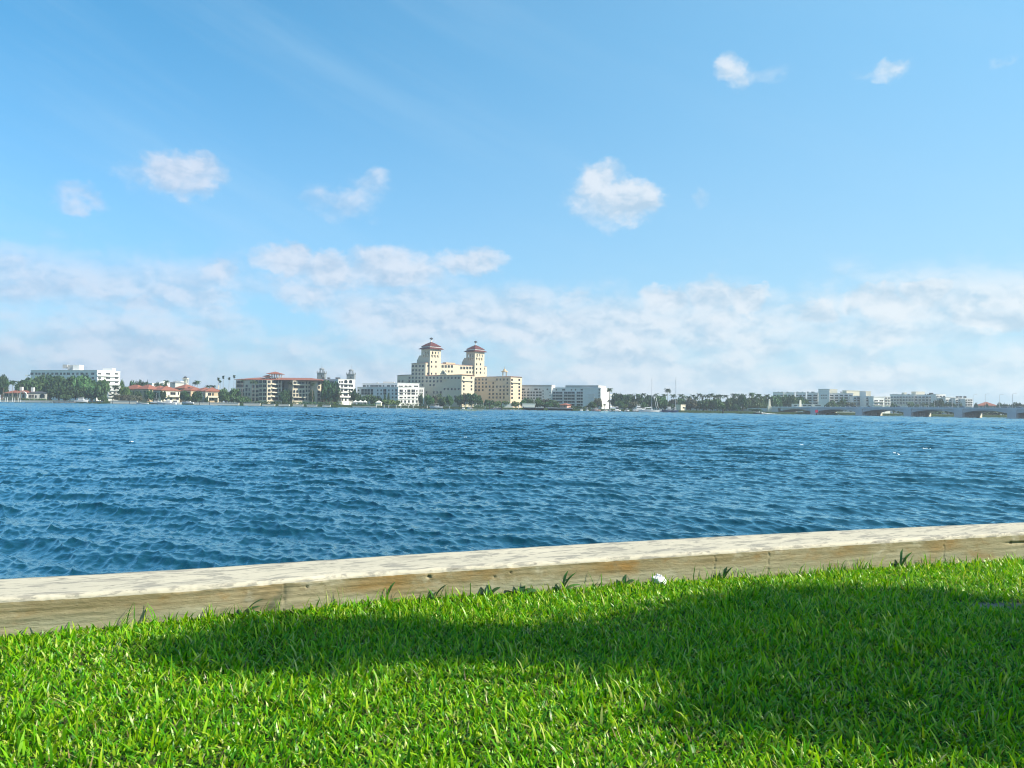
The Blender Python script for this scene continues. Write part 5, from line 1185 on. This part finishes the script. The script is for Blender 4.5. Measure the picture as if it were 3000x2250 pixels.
PIL = MB().tube([(0, 0, -1.2), (0, 0, .5), (0, 0, 1)], [.2, .2, .19], 8).build("p", M['white'], world=False); PILE_W = PIL.data; bpy.data.objects.remove(PIL)
def piles(z, lst, Y, me, desc, where, group, r=1.0):
    for i, (x, yt) in enumerate(sorted(lst)):
        p = PT(z, x, yt, Y); o = link("mooring_pile", me); o.location = (p.x, Y, 0); o.scale = (r, r, p.z); tag(o, f"{desc}, {ORD[i]} from left {where}", "mooring pile", group)
piles(Z1, [(10, 690), (85, 690), (120, 685), (205, 690), (240, 690), (295, 690), (335, 730)], 588, PILE_W, "white capped mooring pile", "before the arched house", "white mooring piles", .9)
piles(Z4, [(655, 1155), (830, 1155), (940, 1155), (1110, 1160), (1220, 1160), (1390, 1160), (1505, 1160), (1830, 1170)], 582, PILE_W, "white mooring pile", "along the white apartments' dock", "white mooring piles")
piles(ZC, [(150, 425), (610, 380), (1030, 440), (1870, 400)], 582, PILE_W, "white mooring pile", "along the hotel docks", "white mooring piles")
piles(ZC, [(447, 320), (712, 300), (1144, 355), (1443, 362), (1985, 440)], 581, PILE_D, "tall dark mooring pile", "before the hotel", "dark mooring piles", 1.3)
piles(Z6, [(297, 615), (487, 585)], 580, PILE_D, "thick dark mooring pile", "before the grey block", "dark mooring piles", 1.5)
piles(Z2, [(170, 690), (443, 735), (575, 740), (1573, 760), (1735, 745)], 588, PILE_D, "dark mooring pile", "before the tan and lit houses", "dark mooring piles")
piles(ZD, [(1640, 470), (1875, 505), (1940, 480), (2010, 500)], 581, PILE_D, "dark mooring pile", "by the houseboat dock", "dark mooring piles")
# channel markers standing in the water
p = PT(Z7, 1498, 515, 540); e = empty("channel_marker", (p.x, 540, 0), 0, "dark channel pile with a leafy green top standing in open water", "channel marker")
MB().tube([(p.x, 540, -1), (p.x, 540, p.z)], [.55, .45], 10).build("pile", M['tarred'], e); q = PT(Z7, 1498, 462, 540); MB().box(p.x - .9, p.x + .9, 539.4, 539.6, p.z + .2, q.z - .8).build("board", M['greensign'], e)
c = link("plant", CROWNS['mid'][0], e); c.location = (0, 0, p.z - .4); c.scale = (1.5, 1.5, q.z - p.z)
p = PT(Z8, 1010, 575, 470); e = empty("channel_marker", (p.x, 470, 0), 0, "red square day marker on a dark pile before the bridge", "channel marker")
MB().tube([(p.x, 470, -1), (p.x, 470, p.z)], [.32, .28], 8).build("pile", M['tarred'], e); a_, c_ = PT(Z8, 988, 532, 470), PT(Z8, 1030, 572, 470); MB().box(a_.x, c_.x, 469.5, 469.62, c_.z, a_.z).build("board", M['redsign'], e)

# ---- boats
def hull_mesh(mb, L, B, Hh, mi=0, deck_mi=0, sheer=.35):
    xs = np.linspace(-.5, .5, 11); ring = []
    for x in xs:
        t = x + .5; b_ = B / 2 * (1 if t < .45 else max(.02, 1 - ((t - .45) / .55) ** 2.2)) * (.86 + .14 * min(1, t / .2)); top = Hh * (1 + sheer * max(0, t - .3) ** 1.5)
        ring.append([(x * L + (.06 * L * (t ** 3)), -b_, top), (x * L, -b_ * .86, .12), (x * L - .02 * L * t, 0, -.45), (x * L, b_ * .86, .12), (x * L + (.06 * L * (t ** 3)), b_, top)])
    vs = [v for r_ in ring for v in r_]; fs = []
    for i in range(10):
        for k in range(4): fs.append((i * 5 + k, (i + 1) * 5 + k, (i + 1) * 5 + k + 1, i * 5 + k + 1))
    fs.append((0, 1, 2, 3, 4)); mb.add(vs, fs, mi); mb.add(vs, [(i * 5 + 4, (i + 1) * 5 + 4, (i + 1) * 5, i * 5) for i in range(10)], deck_mi)
def boat(z, x0, x1, ywater, Y, bow, label, H_=1.3, cabin=.5, top=None, hull=M['gel'], canopy=M['gel'], fly=False, lift=0., mast=None, antenna=False, cat="motorboat", topz=None, name="motorboat"):
    a, c = PT(z, x0, ywater, Y), PT(z, x1, ywater, Y); L = abs(c.x - a.x); B = min(4.8, L * .3)
    e = empty(name, ((a.x + c.x) / 2, Y, lift), (0 if bow > 0 else math.pi) + R(6), label, cat)
    mb = MB(); hull_mesh(mb, L, B, H_); mb.build("hull", hull, e, world=False)
    MB().add([(-.5 * L, -B / 2 * .9, H_ * .82), (.2 * L, -B / 2 * 1.01, H_ * .9), (.2 * L, B / 2 * 1.01, H_ * .9), (-.5 * L, B / 2 * .9, H_ * .82)], [(0, 1, 2, 3)]).build("deck", M['gel'], e, world=False)
    if cabin:
        l0, l1 = -.22 * L, .22 * L; zt = H_ + cabin
        mb = MB(); mb.prism([(l0, -B * .36), (l1, -B * .30), (l1, B * .30), (l0, B * .36)], H_ * .92, zt, 0, [(l0 * .95, -B * .32), (l1 * .62, -B * .26), (l1 * .62, B * .26), (l0 * .95, B * .32)]); cb_o = mb.build("cabin", M['gel'], e, world=False)
        MB().prism([(l0 * .8, -B * .362), (l1 * .8, -B * .315), (l1 * .8, B * .315), (l0 * .8, B * .362)], H_ + cabin * .35, H_ + cabin * .78).build("cabin_window", M['glass'], cb_o, world=False)
    if top:
        for sx in (-.16, .12):
            for sy in (-1, 1): MB().tube([(sx * L, sy * B * .30, H_ * .9), (sx * L * .9, sy * B * .28, top)], .05, 5).build("post", M['alu'], e, world=False)
        MB().box(-.2 * L, .16 * L, -B * .34, B * .34, top, top + .14).build("hardtop", canopy, e, world=False)
    if fly:
        MB().prism([(-.2 * L, -B * .3), (.05 * L, -B * .26), (.05 * L, B * .26), (-.2 * L, B * .3)], H_ + cabin + .003, H_ + cabin + .8).build("flybridge", M['gel'], e, world=False)
    if antenna: MB().tube([(-.05 * L, 0, (top or H_ + cabin)), (-.05 * L, 0, (top or H_ + cabin) + 4.5)], .05, 5).build("antenna", M['alu'], e, world=False)
    for sy in (-1, 1): MB().tube([(.1 * L, sy * B * .47, H_ * 1.05), (.1 * L, sy * B * .47, H_ + .6), (.46 * L, sy * B * .12, H_ + .9), (.5 * L, 0, H_ + .9)], .03, 4).build("rail", M['alu'], e, world=False)
    return e
boat(Z1, 1220, 1420, 760, 590, 1, "white cabin cruiser raised on a lift before the dark tree mass", 1.5, 1.3, 3.3, lift=.9)
boat(Z2, 555, 738, 785, 588, -1, "low pale open boat moored at the tan house wall", 1.0, 0, None)
boat(Z2, 790, 970, 778, 589, 1, "white sport fishing boat with tall antenna and hard top", 1.2, .8, 3.3, antenna=True, lift=.7)
boat(Z2, 905, 1190, 795, 586, -1, "long white motor yacht with low bow moored before the cream villa", 1.3, 1.1, None, fly=True)
boat(Z2, 1085, 1272, 782, 591, -1, "white cruiser with maroon canopy behind the long white motor yacht", 1.6, 1.6, 4.3, canopy=M['crimson'])
boat(Z2, 1300, 1475, 798, 587, -1, "white and dark speedboat tilted on a boat lift right of the villa boats", 1.1, .6, None, hull=M['gel'], lift=1.0)
boat(Z4, 1890, 2190, 1228, 586, -1, "white boat under a white canopy at the hotel's left dock", 1.1, .8, 3.0, canopy=M['canvaswhite'], lift=.6)
boat(ZC, 580, 735, 492, 585, -1, "small white center console boat before the gazebo", .9, .5, 2.2, canopy=M['canvaswhite'])
boat(ZC, 445, 525, 492, 586, 1, "small white skiff by the first tall dark pile", .9, .4, None)
boat(ZC, 1160, 1440, 500, 586, 1, "low white boat with navy hull side between two tall dark piles", .9, .5, 2.0, hull=M['navy'])
boat(ZD, 838, 915, 535, 586, 1, "tiny white boat by the dark hedge", .9, .6, None)
boat(ZD, 985, 1060, 530, 586, -1, "tiny white boat with upright white console", .9, .5, 2.6)
boat(ZD, 1120, 1362, 545, 585, -1, "long sport boat with pink stern and dark bottom", 1.3, .8, 2.6, canopy=M['crimson'], hull=M['pink'])
boat(ZD, 1430, 1530, 548, 587, 1, "white runabout beside the sunlit end wall", .9, .5, None)
boat(ZD, 1540, 1630, 548, 587, -1, "second white runabout nearer the houseboat", .9, .6, None)
boat(ZD, 1665, 1868, 548, 586, 1, "grey white houseboat with rounded cabin", 1.1, 2.6, None, cat="houseboat", name="houseboat")
boat(ZD, 1955, 2070, 548, 586, 1, "white cuddy boat left of the big white motor yacht", 1.0, .8, 2.4)
boat(ZE, 150, 560, 1178, 588, 1, "big white motor yacht with flybridge behind the white sailing yacht", 2.2, 1.6, 5.2, fly=True)
boat(ZE, 995, 1150, 1165, 589, 1, "white dinghy cluster boat between the two yachts", 1.1, 1.0, None)
boat(ZE, 1110, 1500, 1195, 587, -1, "navy hulled motor yacht with white upper deck", 1.6, 1.5, 4.2, hull=M['navy'], fly=True)
def sailboat(z, x0, x1, yw, xm, ytop, Y, bow, hull, label, furled=()):
    a, c = PT(z, x0, yw, Y), PT(z, x1, yw, Y); L = c.x - a.x; mtop = PT(z, xm, ytop, Y); cx = (a.x + c.x) / 2; lx = (mtop.x - cx) * bow
    e = empty("sailboat", (cx, Y, 0), 0 if bow > 0 else math.pi, label, "sailboat"); mb = MB(); hull_mesh(mb, L, L * .24, 1.5, sheer=.3); mb.build("hull", hull, e, world=False)
    MB().prism([(-.25 * L, -L * .07), (.18 * L, -L * .05), (.18 * L, L * .05), (-.25 * L, L * .07)], 1.45, 2.2).build("cabin", M['gel'], e, world=False); MB().prism([(-.22 * L, -L * .0705), (.12 * L, -L * .056), (.12 * L, L * .056), (-.22 * L, L * .0705)], 1.7, 2.0).build("windows", M['glass'], e, world=False)
    MB().tube([(lx, 0, 1.2), (lx, 0, mtop.z)], [.21, .14], 8).build("mast", M['alu'], e, world=False)
    MB().tube([(lx, 0, 3.1), (lx - .36 * L * 1, 0, 3.0)], .12, 6).build("boom", M['alu'], e, world=False); MB().tube([(lx - .02 * L, 0, 3.35), (lx - .2 * L, 0, 3.4), (lx - .35 * L, 0, 3.2)], [.3, .28, .15], 8).build("furled_sail", M['canvaswhite'], e, world=False)
    for end in (-.49 * L, .5 * L): MB().tube([(lx, 0, mtop.z - .3), (end, 0, 1.7)], .03, 4).build("stay", M['alu'], e, world=False)
    for (xa, ya, xb, yb) in furled:
        A, B_ = PT(z, xa, ya, Y), PT(z, xb, yb, Y); MB().tube([((A.x - cx) * bow, -.6, A.z), ((B_.x - cx) * bow, -.6, B_.z)], .14, 6).build("furled_headsail", M['canvaswhite'], e, world=False)
    for sx in (-1, 1): MB().tube([(lx - .4, -sx * 1.3, mtop.z * .6), (lx + .4, -sx * 1.3, mtop.z * .6)], .05, 4).build("spreader", M['alu'], e, world=False)
sailboat(ZE, 350, 1000, 1188, 776, 95, 578, 1, M['gel'], "white hulled sailing yacht with tall bare mast and furled sails", ((832, 660, 912, 1050), (888, 650, 968, 1040)))
sailboat(ZE, 1430, 1625, 1196, 1552, 70, 584, 1, M['navy'], "dark blue hulled sailboat with tall thin mast at the navy yacht's stern")
# moving powerboat with two people
e = boat(Z7, 1888, 2000, 603, 520, -1, "small dark powerboat running with a white wake and two people aboard", .75, .35, None, hull=M['cloth'])
def person(px, py, Y, zf, label, shirt):
    p = PT(Z7, px, 590, Y); e = empty("person", (p.x, Y, zf), 0, label, "person")
    me = bpy.data.meshes.new("body"); V = [(0, 0, .92), (0, 0, 1.18), (0, 0, 1.42), (0, 0, 1.54), (0, 0, 1.68), (-.19, 0, 1.40), (-.27, -.06, 1.14), (-.22, -.25, 1.0), (.19, 0, 1.40), (.27, -.06, 1.14), (.22, -.25, 1.0), (-.1, 0, .86), (-.12, -.02, .48), (-.12, .02, .04), (-.12, -.14, .02), (.1, 0, .86), (.12, -.02, .48), (.12, .02, .04), (.12, -.14, .02)]
    E = [(0, 1), (1, 2), (2, 3), (3, 4), (2, 5), (5, 6), (6, 7), (2, 8), (8, 9), (9, 10), (0, 11), (11, 12), (12, 13), (13, 14), (0, 15), (15, 16), (16, 17), (17, 18)]
    Rr = [.15, .14, .16, .06, .11, .07, .05, .04, .07, .05, .04, .10, .07, .05, .04, .10, .07, .05, .04]
    me.from_pydata(V, E, []); o = link("body", me, e); o.modifiers.new("skin", 'SKIN'); o.modifiers.new("sub", 'SUBSURF').levels = 1
    me.materials.append(shirt)
    for i, r_ in enumerate(Rr): me.skin_vertices[0].data[i].radius = (r_, r_ * .8)
    me.skin_vertices[0].data[0].use_root = True
person(1935, 590, 520.2, .55, "person in dark clothing standing at the powerboat's helm", M['cloth']); person(1965, 590, 520.4, .55, "person in pale shirt standing behind the powerboat's helm", M['canvaswhite'])
a_ = PT(Z7, 2000, 606, 520); r = np.random.default_rng(3); V = []; Fq = []
for i in range(260):
    t = r.random() ** 1.4; x = a_.x + t * 17; y = 520 + r.normal(0, .5 + t * 1.6); s = r.uniform(.25, .8) * (1.1 - t); zc = .12 + r.random() * .7 * (1 - t) ** 2; b0 = len(V)
    V += [(x - s, y, zc), (x, y - s, zc + .1), (x + s, y, zc), (x, y + s, zc + s * .5)]; Fq.append((b0, b0 + 1, b0 + 2, b0 + 3))
tag(link("wake_foam", np_mesh("wake_foam", np.array(V), [np.array(Fq)], M['foam'], False)), "white foam wake behind the small dark powerboat", "foam", kind="stuff")
# whitecaps
r = np.random.default_rng(9); V = []; Fq = []
caps = [(250, 1220), (265, 1258), (385, 1294), (2352, 1302), (2630, 1330), (2712, 1312), (1365, 1282), (850, 1232), (2480, 1248), (1700, 1260)]
for px, py in caps:
    p = at_z(px, max(py, 1179 + px * .0158), .05); k0 = r.integers(4, 9); ln = r.uniform(.1, .3) * (.5 + p.y / 300)
    for k in range(k0):
        c = Vector((p.x + r.normal(0, ln * .5), p.y + r.normal(0, .15), 0)); s = r.uniform(.015, .05) * (.6 + p.y / 200); zc = float((samp(tA[0], np.array([c.x]), np.array([c.y]), 47.) )[0]) + .05; b0 = len(V)
        V += [(c.x - s * 1.6, c.y, zc), (c.x, c.y - s, zc - .02), (c.x + s * 1.6, c.y, zc), (c.x, c.y + s, zc + s * .5)]; Fq.append((b0, b0 + 1, b0 + 2, b0 + 3))
tag(link("whitecap_foam", np_mesh("whitecap_foam", np.array(V), [np.array(Fq)], M['foam'], False)), "scattered white foam on the wave crests", "foam", kind="stuff")

# ---- the bridge
def BX(t): return Vector((230 + 76 * t, 590 - 118 * t))
PX = [2385, 2518, 2660, 2809, 2966]                 # near corners of the piers in the photo
bdir = Vector((76, -118)).normalized(); bn = Vector((bdir.y, -bdir.x))   # bn: towards the camera's left, outwards
def on_line(px):
    d = ray(px, 1205); tx = d.x / d.y; return (tx * 590 - 230) / (76 + tx * 118)
Tt = [on_line(p) for p in PX]; Tt = Tt + [Tt[-1] + .27, Tt[-1] + .54]; T0 = on_line(2262)
def deckz(t): return 5.25 + t * .75
be = empty("bridge", (BX(0).x, BX(0).y, 0), 0, "long grey concrete bridge with shallow arched spans on paired piers", "bridge")
WB = 24.0; bk = -bn * WB
def rib(ta, tb, n=14, z_bot=None):
    """haunched girder between two piers, as deep as the bridge is wide"""
    mb = MB(); vs_ = []; 
    for i in range(n + 1):
        u = i / n; t = ta + (tb - ta) * u; p = BX(t); zt = deckz(t) - .6; dp = .65 + 1.75 * abs(2 * u - 1) ** 2.2; q = p + bk
        vs_ += [(p.x, p.y, zt), (p.x, p.y, zt - dp), (q.x, q.y, zt - dp), (q.x, q.y, zt)]
    fs = []
    for i in range(n): fs += [(i * 4 + k, i * 4 + (k + 1) % 4, (i + 1) * 4 + (k + 1) % 4, (i + 1) * 4 + k) for k in range(4)]
    fs += [(3, 2, 1, 0), (n * 4, n * 4 + 1, n * 4 + 2, n * 4 + 3)]
    mb.add(vs_, fs); mb.build("girder", M['bridge'], be)
pw = .018
for ta, tb in zip([T0 + .04] + Tt[:-1], Tt): rib(ta + pw, tb - pw)
def strip(ta, tb, z0, z1, o0, o1, name, mat):
    a, c = BX(ta), BX(tb); q = [a + bn * o1, c + bn * o1, c + bn * o0, a + bn * o0]
    vs_ = [(v.x, v.y, deckz(t) + z0) for v, t in zip(q, (ta, tb, tb, ta))] + [(v.x, v.y, deckz(t) + z1) for v, t in zip(q, (ta, tb, tb, ta))]
    MB().add(vs_, [(3, 2, 1, 0), (4, 5, 6, 7), (0, 1, 5, 4), (1, 2, 6, 5), (2, 3, 7, 6), (3, 0, 4, 7)]).build(name, mat, be)
TE = Tt[-1]
strip(T0, TE, -.597, -.25, -WB - .5, .5, "deck", M['bridge']); strip(T0, TE, -.247, .65, .15, .45, "parapet", M['bridge']); strip(T0, TE, -.247, .65, -WB - .45, -WB - .15, "parapet", M['bridge'])
for k in range(60):
    t = T0 + (TE - T0) * (k + .5) / 60; p = BX(t) + bn * .3; MB().box(p.x - .12, p.x + .12, p.y - .12, p.y + .12, deckz(t) + .653, deckz(t) + 1.15).build("rail_post", M['bridge'], be)
strip(T0, TE, 1.153, 1.25, .24, .36, "railing", M['bridge'])
for i, t in enumerate(Tt):
    p = BX(t); zt = deckz(t) - .6
    f0 = p + bn * .9 - bdir * 2.6; f1 = p + bn * .9 + bdir * 2.6; pr_ = MB().prism([tuple(f0), tuple(f1), tuple(f1 - bn * 3), tuple(f0 - bn * 3)], -1.5, zt + .2).build("pier", M['bridge'], be)
    for k in range(6):
        c0 = p - bn * (4.5 + k * 3.0); MB().lathe(c0.x, c0.y, [(1.0, -1.5), (1.0, zt - 1.6)], 8).build("pier_column", M['bridge'], pr_)
    f0 = p - bn * 21.5 - bdir * 2.4; f1 = p - bn * 21.5 + bdir * 2.4; MB().prism([tuple(f0), tuple(f1), tuple(f1 - bn * 3), tuple(f0 - bn * 3)], -1.5, zt - .2).build("pier", M['pale'], be)  # sunlit far end of the pier, the light put into a paler colour
a, c = BX(T0 - .5), BX(T0 + .04); MB().prism([tuple(a), tuple(c), tuple(c + bk), tuple(a + bk)], -1.5, deckz(T0) - .6).build("abutment", M['bridge'], be)
a2 = BX(T0 - .9); MB().prism([tuple(a2 + bn * 2 + Vector((-40, 6))), tuple(a), tuple(a + bk), tuple(a2 + bk)], -.5, 4.6).build("approach_wall", M['bridge'], be)
for px, zx, yt in ((2256, 295, 366), (2297, 508, 372)):
    t = on_line(px); p = BX(t) + bn * (.9 if px < 2270 else -20); ztp = at_y(px, 1100 + yt / 5.267, p.y).z; s = 1.5
    e = empty("bridge_pillar", (p.x, p.y, 0), 0, "pale obelisk like pillar at the bridge's near corner" if px < 2270 else "second pale pillar on the bridge's far side", "pillar")
    MB().box(p.x - s, p.x + s, p.y - s, p.y + s, -.5 if px < 2270 else deckz(t) - .24, deckz(t) + 1.2).build("base", M['pale'], e); MB().prism([(p.x - .9, p.y - .9), (p.x + .9, p.y - .9), (p.x + .9, p.y + .9), (p.x - .9, p.y + .9)], deckz(t) + 1.203, ztp - .8, 0, [(p.x - .6, p.y - .6), (p.x + .6, p.y - .6), (p.x + .6, p.y + .6), (p.x - .6, p.y + .6)]).build("shaft", M['pale'], e)
    MB().lathe(p.x, p.y, [(.75, ztp - .797), (.8, ztp - .5), (.1, ztp)], 8).build("cap", M['pale'], e)
for i, px in enumerate((2658, 2851, 2887, 2928, 2967, 2790, 2738)):
    t = on_line(px); far = i % 2; p = BX(t) + bn * (.3 if not far else -WB - .3); h = 8.5 if i < 5 else 7
    if far: 
        d = ray(px, 1190); p = Vector((d.x / d.y * p.y, p.y))
    e = empty("street_lamp", (p.x, p.y, deckz(t) + .66), 0, f"thin street lamp on the bridge, {ORD[sorted((2658, 2851, 2887, 2928, 2967, 2790, 2738)).index(px)]} from left of those standing on it", "street lamp", "street lamps on the bridge"); z0 = deckz(t) + .3
    MB().tube([(p.x, p.y, z0), (p.x, p.y, z0 + h)], [.14, .08], 6).build("pole", M['grey'], e); MB().tube([(p.x, p.y, z0 + h - .1), (p.x + .6, p.y - .4, z0 + h + .35), (p.x + 1.5, p.y - .9, z0 + h + .4)], .06, 5).build("arm", M['grey'], e); MB().box(p.x + 1.3, p.x + 2.0, p.y - 1.2, p.y - .7, z0 + h + .3, z0 + h + .42).build("lamp_head", M['grey'], e)
def car(px, paint, label, side=4.0):
    t = on_line(px); p = BX(t) - bn * side; e = empty("car", (p.x, p.y, deckz(t) - .245), math.atan2(bdir.y, bdir.x), label, "car", "cars crossing the bridge"); B = dict(world=False)
    MB().prism([(-2.2, -.88), (2.2, -.88), (2.2, .88), (-2.2, .88)], .35, .95, 0, [(-2.15, -.85), (2.1, -.82), (2.1, .82), (-2.15, .85)]).build("body", paint, e, world=False)
    MB().prism([(-1.9, -.8), (1.0, -.8), (1.0, .8), (-1.9, .8)], .953, 1.55, 0, [(-1.4, -.66), (.35, -.66), (.35, .66), (-1.4, .66)]).build("windows", M['glass'], e, world=False); MB().box(-1.35, .3, -.64, .64, 1.553, 1.62).build("roof", paint, e, world=False)
    for sx in (-1.35, 1.35):
        for sy in (-.8, .8): MB().tube([(sx, sy - .11, .34), (sx, sy + .11, .34)], .34, 10).build("wheel", M['rubber'], e, world=False)
for px, pt_, lab in ((2478, M['gel'], "white car on the bridge just before the second pier"), (2500, M['silver'], "silver car over the bridge's second pier"), (2540, M['gel'], "white car just past the bridge's second pier"), (2626, M['silver'], "silver car below the pale block with rooftop box"), (2768, M['gel'], "white car before the stepped terrace apartments"), (2812, M['carblue'], "dark car over the bridge's fourth pier"), (2945, M['silver'], "silver car near the bridge's right end"), (2980, M['gel'], "white car at the picture's right edge on the bridge")): car(px, pt_, lab)

# ---- the air
hb = MB().box(-2400, 2400, -120, 2380, -3, 76).build("haze", bpy.data.materials.new("thin haze"))
mt = hb.data.materials[0]; mt.use_nodes = True; nt = mt.node_tree; nt.nodes.clear()
vo = nt.nodes.new('ShaderNodeVolumePrincipled'); vo.inputs['Color'].default_value = (.80, .90, 1, 1); vo.inputs['Density'].default_value = .00023; vo.inputs['Anisotropy'].default_value = .25
ou = nt.nodes.new('ShaderNodeOutputMaterial'); nt.links.new(vo.outputs[0], ou.inputs['Volume'])
tag(hb, "thin pale sea haze in the air", "haze", kind="stuff")
print("objects", len(bpy.data.objects))
